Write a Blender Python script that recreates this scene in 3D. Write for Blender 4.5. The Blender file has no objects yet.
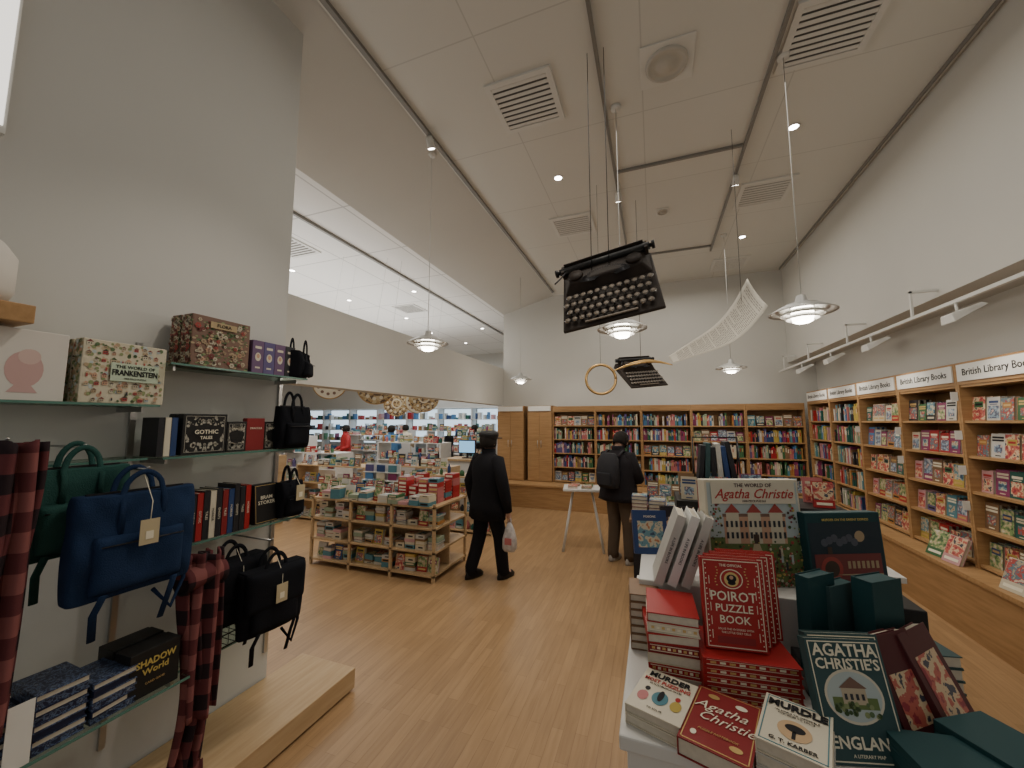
import bpy, bmesh, math, random
from mathutils import Vector, Matrix, Euler
random.seed(7)
COL=bpy.context.scene.collection
pi=math.pi
R=math.radians
# ---------------------------------------------------------------- materials
MC={}
def mat(name,col,rough=.6,metal=0,emit=None,es=0,var=.0,vs=8,bump=0,bs=60,spec=.3):
    if name in MC: return MC[name]
    m=bpy.data.materials.new(name);m.use_nodes=True;nt=m.node_tree;b=nt.nodes['Principled BSDF']
    b.inputs['Roughness'].default_value=rough;b.inputs['Metallic'].default_value=metal
    b.inputs['Specular IOR Level'].default_value=spec
    c=(col[0],col[1],col[2],1)
    b.inputs['Base Color'].default_value=c
    tc=nt.nodes.new('ShaderNodeTexCoord')
    if var>0:
        n=nt.nodes.new('ShaderNodeTexNoise');n.inputs['Scale'].default_value=vs;n.inputs['Detail'].default_value=3
        nt.links.new(tc.outputs['Object'],n.inputs['Vector'])
        r=nt.nodes.new('ShaderNodeValToRGB')
        r.color_ramp.elements[0].position=.3;r.color_ramp.elements[1].position=.7
        r.color_ramp.elements[0].color=[max(0,x*(1-var)) for x in col]+[1]
        r.color_ramp.elements[1].color=[min(1,x*(1+var)) for x in col]+[1]
        nt.links.new(n.outputs['Fac'],r.inputs['Fac']);nt.links.new(r.outputs['Color'],b.inputs['Base Color'])
    if bump>0:
        n2=nt.nodes.new('ShaderNodeTexNoise');n2.inputs['Scale'].default_value=bs
        nt.links.new(tc.outputs['Object'],n2.inputs['Vector'])
        bu=nt.nodes.new('ShaderNodeBump');bu.inputs['Strength'].default_value=bump;bu.inputs['Distance'].default_value=.01
        nt.links.new(n2.outputs['Fac'],bu.inputs['Height']);nt.links.new(bu.outputs['Normal'],b.inputs['Normal'])
    if emit:
        b.inputs['Emission Color'].default_value=(*emit,1);b.inputs['Emission Strength'].default_value=es
    MC[name]=m;return m
def pic(name,cols,scale=12,kind='vor'):
    m=bpy.data.materials.new(name);m.use_nodes=True;nt=m.node_tree;b=nt.nodes['Principled BSDF']
    b.inputs['Roughness'].default_value=.4
    tc=nt.nodes.new('ShaderNodeTexCoord');oi=nt.nodes.new('ShaderNodeObjectInfo')
    ad=nt.nodes.new('ShaderNodeVectorMath');ad.operation='ADD'
    mu=nt.nodes.new('ShaderNodeMath');mu.operation='MULTIPLY';mu.inputs[1].default_value=37
    nt.links.new(oi.outputs['Random'],mu.inputs[0]);nt.links.new(mu.outputs[0],ad.inputs[1])
    nt.links.new(tc.outputs['Object'],ad.inputs[0])
    if kind=='vor':
        t=nt.nodes.new('ShaderNodeTexVoronoi');t.inputs['Scale'].default_value=scale;o=t.outputs['Color']
        sp=nt.nodes.new('ShaderNodeSeparateColor');nt.links.new(o,sp.inputs[0]);f=sp.outputs[0]
    else:
        t=nt.nodes.new('ShaderNodeTexNoise');t.inputs['Scale'].default_value=scale;t.inputs['Detail'].default_value=4;f=t.outputs['Fac']
    nt.links.new(ad.outputs[0],t.inputs['Vector'])
    r=nt.nodes.new('ShaderNodeValToRGB');r.color_ramp.interpolation='CONSTANT'
    e=r.color_ramp.elements
    while len(e)<len(cols): e.new(.5)
    lo,hi=(0,1) if kind=='vor' else (.3,.72)
    for i,c in enumerate(cols):
        e[i].position=0 if i==0 else lo+(hi-lo)*i/len(cols);e[i].color=(*c,1)
    nt.links.new(f,r.inputs['Fac']);nt.links.new(r.outputs['Color'],b.inputs['Base Color'])
    return m
def woodmat(name,c1,c2,stretch=(1,1,12),rough=.45):
    m=bpy.data.materials.new(name);m.use_nodes=True;nt=m.node_tree;b=nt.nodes['Principled BSDF']
    b.inputs['Roughness'].default_value=rough;b.inputs['Specular IOR Level'].default_value=.25
    tc=nt.nodes.new('ShaderNodeTexCoord');mp=nt.nodes.new('ShaderNodeMapping');mp.inputs['Scale'].default_value=stretch
    n=nt.nodes.new('ShaderNodeTexNoise');n.inputs['Scale'].default_value=3;n.inputs['Detail'].default_value=5;n.inputs['Distortion'].default_value=.2
    r=nt.nodes.new('ShaderNodeValToRGB');r.color_ramp.elements[0].position=.35;r.color_ramp.elements[1].position=.65
    r.color_ramp.elements[0].color=(*c1,1);r.color_ramp.elements[1].color=(*c2,1)
    nt.links.new(tc.outputs['Object'],mp.inputs[0]);nt.links.new(mp.outputs[0],n.inputs['Vector']);nt.links.new(n.outputs['Fac'],r.inputs['Fac']);nt.links.new(r.outputs['Color'],b.inputs['Base Color'])
    return m
def floormat():
    m=bpy.data.materials.new('floor_planks');m.use_nodes=True;nt=m.node_tree;b=nt.nodes['Principled BSDF']
    b.inputs['Roughness'].default_value=.36;b.inputs['Specular IOR Level'].default_value=.45
    tc=nt.nodes.new('ShaderNodeTexCoord');s=nt.nodes.new('ShaderNodeSeparateXYZ');c=nt.nodes.new('ShaderNodeCombineXYZ')
    nt.links.new(tc.outputs['Object'],s.inputs[0]);nt.links.new(s.outputs['Y'],c.inputs['X']);nt.links.new(s.outputs['X'],c.inputs['Y'])
    br=nt.nodes.new('ShaderNodeTexBrick');nt.links.new(c.outputs[0],br.inputs['Vector'])
    br.offset=.37;br.inputs['Scale'].default_value=1
    br.inputs['Color1'].default_value=(.42,.265,.135,1);br.inputs['Color2'].default_value=(.355,.22,.11,1);br.inputs['Mortar'].default_value=(.28,.17,.085,1)
    br.inputs['Mortar Size'].default_value=.0014;br.inputs['Brick Width'].default_value=.6;br.inputs['Row Height'].default_value=.07
    mp=nt.nodes.new('ShaderNodeMapping');mp.inputs['Scale'].default_value=(30,2,1)
    n=nt.nodes.new('ShaderNodeTexNoise');n.inputs['Scale'].default_value=1.5;n.inputs['Detail'].default_value=6
    nt.links.new(tc.outputs['Object'],mp.inputs[0]);nt.links.new(mp.outputs[0],n.inputs['Vector'])
    r=nt.nodes.new('ShaderNodeValToRGB');r.color_ramp.elements[0].color=(.82,.80,.78,1);r.color_ramp.elements[1].color=(1.0,1.0,1.0,1);r.color_ramp.elements[0].position=.3;r.color_ramp.elements[1].position=.6
    mx=nt.nodes.new('ShaderNodeMix');mx.data_type='RGBA';mx.blend_type='MULTIPLY';mx.inputs[0].default_value=1
    nt.links.new(n.outputs['Fac'],r.inputs['Fac']);nt.links.new(br.outputs['Color'],mx.inputs[6]);nt.links.new(r.outputs['Color'],mx.inputs[7]);nt.links.new(mx.outputs[2],b.inputs['Base Color'])
    return m
def ceilmat(name='ceiling_panels',c=(.68,.68,.64),l=(.55,.55,.515),w=1.25,h=1.25,ms=.006,ro=.42):
    m=bpy.data.materials.new(name);m.use_nodes=True;nt=m.node_tree;b=nt.nodes['Principled BSDF'];b.inputs['Roughness'].default_value=ro
    tc=nt.nodes.new('ShaderNodeTexCoord');br=nt.nodes.new('ShaderNodeTexBrick');nt.links.new(tc.outputs['Object'],br.inputs['Vector'])
    br.offset=0;br.inputs['Scale'].default_value=1;br.inputs['Color1'].default_value=(*c,1);br.inputs['Color2'].default_value=(c[0]*.98,c[1]*.98,c[2]*.98,1);br.inputs['Mortar'].default_value=(*l,1)
    br.inputs['Mortar Size'].default_value=ms;br.inputs['Brick Width'].default_value=w;br.inputs['Row Height'].default_value=h
    nt.links.new(br.outputs['Color'],b.inputs['Base Color']);return m
def plaidmat():
    m=bpy.data.materials.new('plaid_wool');m.use_nodes=True;nt=m.node_tree;b=nt.nodes['Principled BSDF'];b.inputs['Roughness'].default_value=.95;b.inputs['Specular IOR Level'].default_value=.1
    tc=nt.nodes.new('ShaderNodeTexCoord');outs=[]
    for d in ('X','Z'):
        w=nt.nodes.new('ShaderNodeTexWave');w.bands_direction=d;w.inputs['Scale'].default_value=2.4 if d=='Z' else 3.6;w.inputs['Distortion'].default_value=.25
        nt.links.new(tc.outputs['Object'],w.inputs['Vector']);g=nt.nodes.new('ShaderNodeMath');g.operation='GREATER_THAN';g.inputs[1].default_value=.5
        nt.links.new(w.outputs['Fac'],g.inputs[0]);outs.append(g)
    a=nt.nodes.new('ShaderNodeMath');a.operation='ADD';nt.links.new(outs[0].outputs[0],a.inputs[0]);nt.links.new(outs[1].outputs[0],a.inputs[1])
    h=nt.nodes.new('ShaderNodeMath');h.operation='MULTIPLY';h.inputs[1].default_value=.5;nt.links.new(a.outputs[0],h.inputs[0])
    r=nt.nodes.new('ShaderNodeValToRGB');e=r.color_ramp.elements;e[0].color=(.032,.022,.026,1);e[1].color=(.25,.095,.092,1);e.new(.5).color=(.13,.042,.046,1)
    nt.links.new(h.outputs[0],r.inputs['Fac']);nt.links.new(r.outputs['Color'],b.inputs['Base Color']);return m
def glassmat():
    m=bpy.data.materials.new('shelf_glass');m.use_nodes=True;nt=m.node_tree;nt.nodes.clear()
    o=nt.nodes.new('ShaderNodeOutputMaterial');mx=nt.nodes.new('ShaderNodeMixShader');t=nt.nodes.new('ShaderNodeBsdfTransparent');g=nt.nodes.new('ShaderNodeBsdfGlossy')
    t.inputs[0].default_value=(.86,.93,.9,1);g.inputs['Roughness'].default_value=.05;g.inputs[0].default_value=(.8,.9,.87,1);mx.inputs[0].default_value=.12
    nt.links.new(t.outputs[0],mx.inputs[1]);nt.links.new(g.outputs[0],mx.inputs[2]);nt.links.new(mx.outputs[0],o.inputs[0]);return m
WALL=mat('wall_paint',(.60,.595,.56),.85,var=.02,vs=1)
WALLL=mat('pillar_paint',(.57,.57,.545),.85,var=.02,vs=1)
CEIL=ceilmat();CEIL2=ceilmat('adjacent_ceiling',(.84,.84,.81),(.55,.55,.53),1.2,1.2,.012,.6)
FLOOR=floormat()
OAK=woodmat('oak_veneer',(.33,.19,.085),(.42,.25,.115))
OAKH=woodmat('oak_horizontal',(.35,.205,.09),(.44,.265,.125),(1,12,12) )
PLY=woodmat('pale_plywood',(.45,.31,.17),(.52,.37,.215),(14,1.2,10))
GLASS=glassmat();GEDGE=mat('glass_edge',(.10,.22,.18),.2)
PLAID=plaidmat()
WHITE=mat('white_paint',(.66,.655,.63),.5);WHITEM=mat('white_metal',(.70,.70,.67),.35);SILV=mat('silver_grey_metal',(.55,.55,.53),.3,.3)
BLACK=mat('black_plastic',(.015,.015,.016),.45);DK=mat('dark_metal',(.05,.05,.055),.35,.8)
STEEL=mat('steel',(.5,.5,.5),.3,1);BRASS=mat('brass',(.45,.29,.12),.35,.9)
PAGES=mat('book_pages',(.60,.55,.45),.9,var=.06,vs=60)
CARD=mat('white_card',(.76,.76,.73),.7)
INK=mat('black_ink',(.012,.012,.014),.6);CREAM=mat('cream_ink',(.80,.75,.6),.6);GOLD=mat('gold_foil',(.62,.44,.18),.4,.5)
REDI=mat('red_ink',(.45,.03,.03),.5);GREYI=mat('faded_ink',(.24,.225,.20),.8);DKI=mat('dark_plum_ink',(.06,.02,.025),.6)
LAMP=mat('lamp_glow',(1,1,1),.5,emit=(1,.92,.78),es=14)
LAMPS=mat('spot_glow',(1,1,1),.5,emit=(1,.94,.85),es=26)
NAVYC=mat('navy_canvas',(.018,.036,.085),.95,var=.12,vs=14,bump=.4,bs=260,spec=.08)
GREENC=mat('green_canvas',(.030,.085,.075),.95,var=.12,bump=.4,bs=260,spec=.08)
BLKC=mat('black_canvas',(.013,.014,.018),.95,bump=.4,bs=260,spec=.08)
SKIN=mat('skin',(.5,.3,.22),.55);HAIR=mat('dark_hair',(.015,.012,.01),.8)
PAL=[(.38,.025,.028),(.028,.06,.17),(.02,.10,.08),(.58,.52,.39),(.025,.025,.03),(.42,.20,.06),(.08,.22,.27),(.54,.53,.49),(.22,.04,.11),(.45,.34,.08),(.05,.14,.06),(.22,.13,.07),(.46,.15,.15),(.11,.09,.22),(.28,.35,.25),(.07,.19,.38),(.55,.31,.32)]
CM=[mat('cover_%s'%n,c,.45,var=.05,vs=12) for n,c in zip('red navy green cream black orange teal white plum mustard forest brown coral violet sage blue pink'.split(),PAL)]
PIC=[pic('art_a',[(.4,.34,.24),(.1,.18,.22),(.4,.06,.05),(.6,.5,.38)],30,'n'),
 pic('art_b',[(.03,.06,.12),(.12,.25,.3),(.5,.46,.34),(.42,.17,.08)],26,'n'),
 pic('art_c',[(.06,.12,.05),(.2,.3,.12),(.5,.42,.25),(.6,.55,.45)],30,'n'),
 pic('art_d',[(.3,.03,.05),(.5,.12,.09),(.65,.5,.32),(.05,.05,.08)],24,'n'),
 pic('art_e',[(.55,.55,.56),(.25,.35,.44),(.09,.11,.18),(.6,.44,.38)],28,'n')]
STARP=pic('midnight_print',[(.016,.022,.06),(.016,.022,.06),(.10,.15,.26),(.016,.022,.06),(.2,.24,.32)],60,'n')
# ---------------------------------------------------------------- mesh builder
class B:
    def __init__(s): s.v=[];s.f=[];s.fm=[];s.fs=[];s.mats=[]
    def mi(s,m):
        if m not in s.mats: s.mats.append(m)
        return s.mats.index(m)
    def add(s,vs,fs,m,X=None,sm=False):
        n=len(s.v);i=s.mi(m)
        for v in vs:
            v=Vector(v);s.v.append(X@v if X is not None else v)
        for f in fs: s.f.append([a+n for a in f]);s.fm.append(i);s.fs.append(sm)
        return s
    def merge(s,o,X):
        n=len(s.v);mm=[s.mi(m) for m in o.mats]
        s.v+=[X@v for v in o.v]
        for f,m,q in zip(o.f,o.fm,o.fs): s.f.append([a+n for a in f]);s.fm.append(mm[m]);s.fs.append(q)
        return s
    def box(s,x0,x1,y0,y1,z0,z1,m,X=None):
        return s.add([(x0,y0,z0),(x1,y0,z0),(x1,y1,z0),(x0,y1,z0),(x0,y0,z1),(x1,y0,z1),(x1,y1,z1),(x0,y1,z1)],[(0,3,2,1),(4,5,6,7),(0,1,5,4),(1,2,6,5),(2,3,7,6),(3,0,4,7)],m,X)
    def tube(s,pts,r,m,n=10,sq=1,X=None,cap=True):
        pts=[Vector(p) for p in pts];k=len(pts)
        if not hasattr(r,'__len__'): r=[r]*k
        vs=[];up=None
        for i,p in enumerate(pts):
            d=(pts[min(i+1,k-1)]-pts[max(i-1,0)])
            if d.length<1e-9:d=Vector((0,0,1))
            d.normalize()
            if up is None: up=Vector((0,1,0)) if abs(d.y)<.9 else Vector((1,0,0))
            a=up.cross(d).normalized();b=d.cross(a).normalized();up=b
            for j in range(n):
                t=2*pi*j/n;vs.append(p+a*math.cos(t)*r[i]+b*math.sin(t)*r[i]*sq)
        fs=[(i*n+j,i*n+(j+1)%n,(i+1)*n+(j+1)%n,(i+1)*n+j) for i in range(k-1) for j in range(n)]
        if cap: fs+=[tuple(range(n))[::-1],tuple((k-1)*n+j for j in range(n))]
        return s.add(vs,fs,m,X,True)
    def cyl(s,p0,p1,r,m,n=16,X=None): return s.tube([p0,p1],r,m,n,1,X)
    def lathe(s,prof,m,n=28,X=None,sx=1,sy=1,sm=True):
        k=len(prof);vs=[(r*math.cos(2*pi*j/n)*sx,r*math.sin(2*pi*j/n)*sy,z) for r,z in prof for j in range(n)]
        fs=[(i*n+j,i*n+(j+1)%n,(i+1)*n+(j+1)%n,(i+1)*n+j) for i in range(k-1) for j in range(n)]
        return s.add(vs,fs,m,X,sm)
    def loft(s,rings,m,n=24,X=None,cap=True,pw=1,fn=None):
        vs=[]
        for (cx,cy,z,rx,ry) in rings:
            for j in range(n):
                t=2*pi*j/n;c,q=math.cos(t),math.sin(t)
                p=(cx+rx*math.copysign(abs(c)**pw,c),cy+ry*math.copysign(abs(q)**pw,q),z)
                vs.append(fn(p) if fn else p)
        k=len(rings);fs=[(i*n+j,i*n+(j+1)%n,(i+1)*n+(j+1)%n,(i+1)*n+j) for i in range(k-1) for j in range(n)]
        if cap: fs+=[tuple(range(n))[::-1],tuple((k-1)*n+j for j in range(n))]
        return s.add(vs,fs,m,X,True)
    def grid(s,fn,nu,nv,m,X=None,th=0):
        vs=[fn(i/nu,j/nv) for i in range(nu+1) for j in range(nv+1)]
        fs=[(i*(nv+1)+j,(i+1)*(nv+1)+j,(i+1)*(nv+1)+j+1,i*(nv+1)+j+1) for i in range(nu) for j in range(nv)]
        return s.add(vs,fs,m,X,True)
    def sph(s,c,r,m,X=None,n=16,k=10):
        rr=r if hasattr(r,'__len__') else (r,r,r)
        vs=[(c[0]+rr[0]*math.sin(pi*i/k)*math.cos(2*pi*j/n),c[1]+rr[1]*math.sin(pi*i/k)*math.sin(2*pi*j/n),c[2]+rr[2]*math.cos(pi*i/k)) for i in range(k+1) for j in range(n)]
        fs=[(i*n+j,(i+1)*n+j,(i+1)*n+(j+1)%n,i*n+(j+1)%n) for i in range(k) for j in range(n)]
        return s.add(vs,fs,m,X,True)
    def pr(s,x0,x1,z0,z1,m,l=1): y=-.0004*l;return s.add([(x0,y,z0),(x1,y,z0),(x1,y,z1),(x0,y,z1)],[(0,1,2,3)],m)
    def pt(s,x0,x1,z0,z1,m,l=1): y=-.0004*l;return s.add([(x0,y,z0),(x1,y,z0),((x0+x1)/2,y,z1)],[(0,1,2)],m)
    def pd(s,x,z,r,m,l=1,rz=None,n=12): y=-.0004*l;rz=rz or r;return s.add([(x+r*math.cos(2*pi*j/n),y,z+rz*math.sin(2*pi*j/n)) for j in range(n)],[tuple(range(n))],m)
    def mesh(s,name,clean=True):
        me=bpy.data.meshes.new(name);me.from_pydata([tuple(v) for v in s.v],[],s.f)
        for m in s.mats: me.materials.append(m)
        me.polygons.foreach_set('material_index',s.fm);me.polygons.foreach_set('use_smooth',s.fs)
        if clean:
            bm=bmesh.new();bm.from_mesh(me);bmesh.ops.remove_doubles(bm,verts=bm.verts,dist=1e-6);bmesh.ops.recalc_face_normals(bm,faces=bm.faces);bm.to_mesh(me);bm.free()
        me.update();return me
    def obj(s,name,parent=None,loc=(0,0,0),rot=(0,0,0),bevel=0,solid=0,seg=2,**kw):
        return O(name,s.mesh(name),parent,loc,rot,bevel,solid,seg,**kw)
def O(name,data,parent=None,loc=(0,0,0),rot=(0,0,0),bevel=0,solid=0,seg=2,**kw):
    o=bpy.data.objects.new(name,data);COL.objects.link(o);o.location=loc;o.rotation_euler=rot
    if parent is not None: o.parent=parent
    if solid: md=o.modifiers.new('s','SOLIDIFY');md.thickness=solid;md.offset=0
    if bevel: md=o.modifiers.new('b','BEVEL');md.width=bevel;md.segments=seg;md.limit_method='ANGLE';md.angle_limit=R(40)
    for k,v in kw.items(): o[k]=v
    return o
def T(name,label,category,loc=(0,0,0),rot=(0,0,0),group=None):
    o=O(name,None,None,loc,rot,label=label,category=category);o.empty_display_size=.1
    if group:o['group']=group
    return o
def TXT(s,size,m,parent,loc,rot=(pi/2,0,0),name='lettering',maxw=None,bold=.0,ext=.0004,sy=1,sp=.95,sh=0):
    c=bpy.data.curves.new(name,'FONT');c.body=s;c.size=size;c.align_x='CENTER';c.align_y='CENTER';c.extrude=ext;c.offset=bold*size;c.resolution_u=2;c.space_line=sp;c.shear=sh
    t=bpy.data.objects.new('tmp',c);me=bpy.data.meshes.new_from_object(t);me.name=name;bpy.data.objects.remove(t)
    me.materials.clear();me.materials.append(m)
    o=O(name,me,parent,loc,rot)
    xs=[v.co.x for v in me.vertices]
    if xs and maxw:
        w=max(xs)-min(xs)
        o.scale=(maxw/w if w>maxw else 1,sy,1)
    else:o.scale=(1,sy,1)
    return o
def struct(o): o['kind']='structure';return o
# ---------------------------------------------------------------- shell
H=4.85;YB=8.9;WX=-2.45
struct(B().box(-16,3,-1.5,14,-.1,0,FLOOR).obj('floor'))
struct(B().box(-2.2,2.5,-1.5,YB,H,H+.1,CEIL).obj('ceiling'))
struct(B().box(-16,-3.5,-1.5,14,4.5,4.6,CEIL2).obj('ceiling_adjacent'))
struct(B().add([(-2.2,-1.5,H),(-2.2,YB,H),(-3.5,YB,4.5),(-3.5,-1.5,4.5),(-2.2,-1.5,H+.1),(-2.2,YB,H+.1),(-3.5,YB,4.6),(-3.5,-1.5,4.6)],[(0,1,2,3),(7,6,5,4),(0,4,5,1),(1,5,6,2),(2,6,7,3),(3,7,4,0)],WALL).obj('ceiling_slope'))
struct(B().box(2.95,3.05,-1.5,YB,0,2.95,WALL).obj('wall_right'))
struct(B().box(2.5,3.05,-1.5,YB,2.95,H+.1,WALL).obj('wall_upper_right'))
struct(B().box(-3.5,3.05,YB,YB+.15,0,H+.1,WALL).obj('wall_back'))
struct(B().box(-3.72,-3.5,-1.5,YB+.15,2.2,3.12,WALL).obj('trim_1'))
struct(B().box(-3.5,WX,-1.5,1.98,0,4.9,WALLL).obj('wall_left'))
struct(B().box(-16,-3.5,13.9,14,0,4.5,WALL).obj('wall_far'))
struct(B().box(-16.1,-16,-1.5,14,0,4.5,WALL).obj('wall_side'))
B().box(WX+.01,-1.96,.2,2.25,.015,.14,PLY).box(WX+.01,-2.0,.24,2.21,0,.015,BLACK).obj('display_plinth',bevel=.004,label='low pale wooden plinth along the white wall',category='plinth')
# ---------------------------------------------------------------- ceiling kit
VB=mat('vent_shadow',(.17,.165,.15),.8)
def vent(x,y,w=.62):
    p=T('ceiling_vent','white square slatted air vent set in the ceiling','vent',(x,y,H),group='ceiling air vents')
    b=B();h=w/2
    b.box(-h,h,-h,-h+.05,-.02,0,WHITEM).box(-h,h,h-.05,h,-.02,0,WHITEM).box(-h,-h+.05,-h+.05,h-.05,-.02,0,WHITEM).box(h-.05,h,-h+.05,h-.05,-.02,0,WHITEM)
    b.obj('frame',p)
    g=B();g.box(-h+.05,h-.05,-h+.05,h-.05,-.002,-.0005,VB)
    n=9
    for i in range(n):
        yy=-h+.075+(w-.15)*i/(n-1)
        g.box(-h+.05,h-.05,-.016,.016,-.002,.002,WHITEM,Matrix.Translation((0,yy,-.014))@Matrix.Rotation(R(-10),4,'X'))
    g.obj('grille',p)
for x,y in ((-1.05,3.25),(-1.08,5.7),(1.47,5.72),(1.46,8.2),(1.4,3.4)): vent(x,y)
for (x,y,r) in ((.2,3.27,.17),(.21,5.75,.07)):
    p=T('ceiling_speaker','round ceiling speaker in a square plate','speaker',(x,y,H))
    B().box(-r*1.25,r*1.25,-r*1.25,r*1.25,-.012,0,WHITEM).obj('plate',p,bevel=.003)
    B().lathe([(r,-.012),(r,-.03),(r*.85,-.035),(r*.8,-.02),(r*.5,-.02),(r*.45,-.03),(.001,-.032)],mat('speaker_grille',(.52,.50,.45),.6)).obj('grille',p)
DK2=mat('grey_metal',(.26,.255,.24),.4,.3)
def track(x0,y0,x1,y1,z=H,w=.02):
    b=B()
    if x0==x1: b.box(x0-w,x0+w,y0,y1,z-.035,z,DK2)
    else: b.box(x0,x1,y0-.015,y0+.015,z-.03,z,DK2)
    b.obj('lighting_track',label='slim grey lighting track fixed to the ceiling',category='lighting track',group='ceiling lighting tracks')
track(-2.14,1.0,-2.14,8.6);track(-.35,1.0,-.35,6.9,w=.014);track(1.04,1.0,1.04,7.4,w=.014);track(-.33,4.6,1.02,4.6);track(-.3,7.2,1.02,7.2)
track(2.44,1.0,2.44,8.8,w=.008)
def spotl(x,y,z=H,recess=False):
    p=T('ceiling_spotlight','small white '+('recessed downlight' if recess else 'track spotlight')+' glowing on the ceiling','spotlight',(x,y,z),group='ceiling spotlights')
    if recess:
        B().lathe([(.055,0),(.058,-.008),(.045,-.008),(.045,0)],WHITEM,20).obj('trim_ring',p)
        B().lathe([(.045,-.004),(.001,-.004)],LAMPS,20).obj('lamp_face',p)
    else:
        X=Matrix.Translation((0,0,-.1))@Matrix.Rotation(R(25),4,'X')
        B().box(-.02,.02,-.03,.03,-.06,-.035,WHITEM).cyl((0,0,-.06),(0,0,-.1),.008,WHITEM).obj('stem',p)
        B().lathe([(.001,.07),(.03,.07),(.038,.03),(.042,-.05),(.038,-.05)],WHITEM,20,X).obj('housing',p)
        B().lathe([(.038,-.045),(.001,-.045)],LAMPS,20,X).obj('lamp_face',p)
for a in ((-1.03,4.48),(1.46,4.5),(1.47,7.05),(-1.03,7.3)): spotl(*a,recess=True)
for a in ((1.04,5.15),(-.35,5.02),(-2.14,3.3),(-.35,2.2),(1.04,2.4)): spotl(a[0],a[1],H-.0)
for i in range(6):
    for j in range(6):
        spotl(-4.6-i*1.7+.3*(j%2),3.2+j*1.7,4.5,True)
for (x,y) in ((-5.2,4.2),(-5.4,7.6),(-8,6),(-8,10)):
    p=T('ceiling_vent','white square slatted air vent set in the ceiling','vent',(x,y,4.5),group='ceiling air vents')
    B().box(-.3,.3,-.3,.3,-.02,0,WHITEM).obj('frame',p)
    g=B()
    for i in range(8): g.box(-.25,.25,-.25+i*.066,-.225+i*.066,-.024,-.02,VB)
    g.obj('grille',p)
B().box(-4.3,-4.26,1,13,4.46,4.5,DK2).obj('lighting_track',label='slim grey lighting track fixed to the ceiling',category='lighting track',group='ceiling lighting tracks')
def pendant(x,y,z=2.65):
    p=T('pendant_lamp','silver grey tiered disc pendant lamp on a thin cable','pendant lamp',(x,y,z),group='tiered pendant lamps')
    B().cyl((0,0,.12),(0,0,H-z-.03),.0035,SILV,8).obj('cable',p)
    B().lathe([(.001,H-z),(.05,H-z),(.045,H-z-.03),(.001,H-z-.03)],WHITEM).obj('ceiling_cap',p)
    B().lathe([(.001,.14),(.03,.13),(.045,.07),(.11,.06),(.12,.045)],SILV).obj('neck',p,solid=.003)
    B().lathe([(.08,.055),(.14,.045),(.22,.0),(.223,-.006),(.14,.03),(.08,.04)],SILV,36).obj('lamp_shade',p,label='wide shallow silver grey disc')
    for k,(r,zz) in enumerate(((.15,-.02),(.115,-.05))):
        B().lathe([(r,zz),(r-.035,zz+.03),(r-.04,zz+.025),(r-.006,zz-.006),(r,zz)],SILV,32).obj('reflector_ring',p)
    B().lathe([(.001,.04),(.07,.035),(.075,-.03),(.065,-.075),(.045,-.085),(.001,-.087)],LAMP).obj('glass_diffuser',p,label='glowing frosted lower glass')
    l=bpy.data.lights.new('pendant_bulb','POINT');l.energy=10;l.color=(1,.90,.76);l.shadow_soft_size=.08
    O('pendant_bulb',l,None,(x,y,z-.16))
for a in ((-2.28,3.55),(-2.5,7.3),(-.25,3.6),(1.11,3.53),(1.17,6.87)): pendant(*a)
p=T('spotlight_rail','slim white rail on brackets below the bulkhead','rail',(2.3,5.5,2.76))
B().box(-.016,.016,-3.5,3.2,-.014,.014,WHITEM).obj('tube',p)
for yy in (-2.2,-.9,.4,1.7,2.9):
    B().box(-.008,.008,yy-.012,yy+.012,.014,.26,WHITEM).box(-.008,.195,yy-.012,yy+.012,.24,.26,WHITEM).obj('bracket',p)
for i,yy in enumerate((3.0,4.05,5.35,6.4,7.5)):
    p=T('flood_lamp','white flat wedge shaped spotlight aimed at the shelves','lamp',(2.3,yy,2.746),group='flood lamps on the rail')
    X=Matrix.Rotation(R(-22),4,'Y')
    B().add([(-.10,-.065,-.06),(.10,-.065,-.06),(.10,.065,-.06),(-.10,.065,-.06),(-.12,-.08,-.13),(.12,-.08,-.09),(.12,.08,-.09),(-.12,.08,-.13)],[(0,1,2,3),(7,6,5,4),(0,4,5,1),(1,5,6,2),(2,6,7,3),(3,7,4,0)],WHITEM,X).obj('housing',p,bevel=.006)
    B().cyl((0,0,-.065),(0,0,0),.010,WHITEM).obj('stem',p)
# ---------------------------------------------------------------- books
def bookb(w,h,t,cov,panel,band,style=0):
    b=B();c=.0025
    b.box(-w/2,w/2,0,c,0,h,cov).box(-w/2,w/2,t-c,t,0,h,cov).box(-w/2,-w/2+c,c,t-c,0,h,cov)
    b.box(-w/2+c,w/2-.004,c,t-c,.004,h-.004,PAGES)
    e=.0008
    if style==0:
        b.box(-w*.42,w*.42,-e,0,h*.08,h*.62,panel).box(-w*.36,w*.36,-e,0,h*.74,h*.84,band).box(-w*.28,w*.28,-e,0,h*.67,h*.70,band)
    elif style==1:
        b.box(-w*.48,w*.48,-e,0,h*.3,h*.97,panel).box(-w*.38,w*.38,-e,0,h*.1,h*.2,band)
    elif style==2:
        b.box(-w*.5,w*.5,-e,0,0,h,panel).box(-w*.34,w*.34,-2*e,-e,h*.55,h*.8,cov).box(-w*.26,w*.26,-3*e,-2*e,h*.63,h*.72,band)
    else:
        b.box(-w*.3,w*.3,-e,0,h*.2,h*.55,panel).box(-w*.42,w*.42,-e,0,h*.68,h*.76,band).box(-w*.42,w*.42,-e,0,h*.8,h*.88,band).box(-w*.2,w*.2,-e,0,h*.06,h*.1,band)
    b.box(-w/2-e,-w/2,t*.2,t*.8,h*.5,h*.85,band)
    return b
def mkv(w,h,t,*a):
    b=bookb(w,h,t,*a);return (b.mesh('book'),w,h,t,b)
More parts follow.
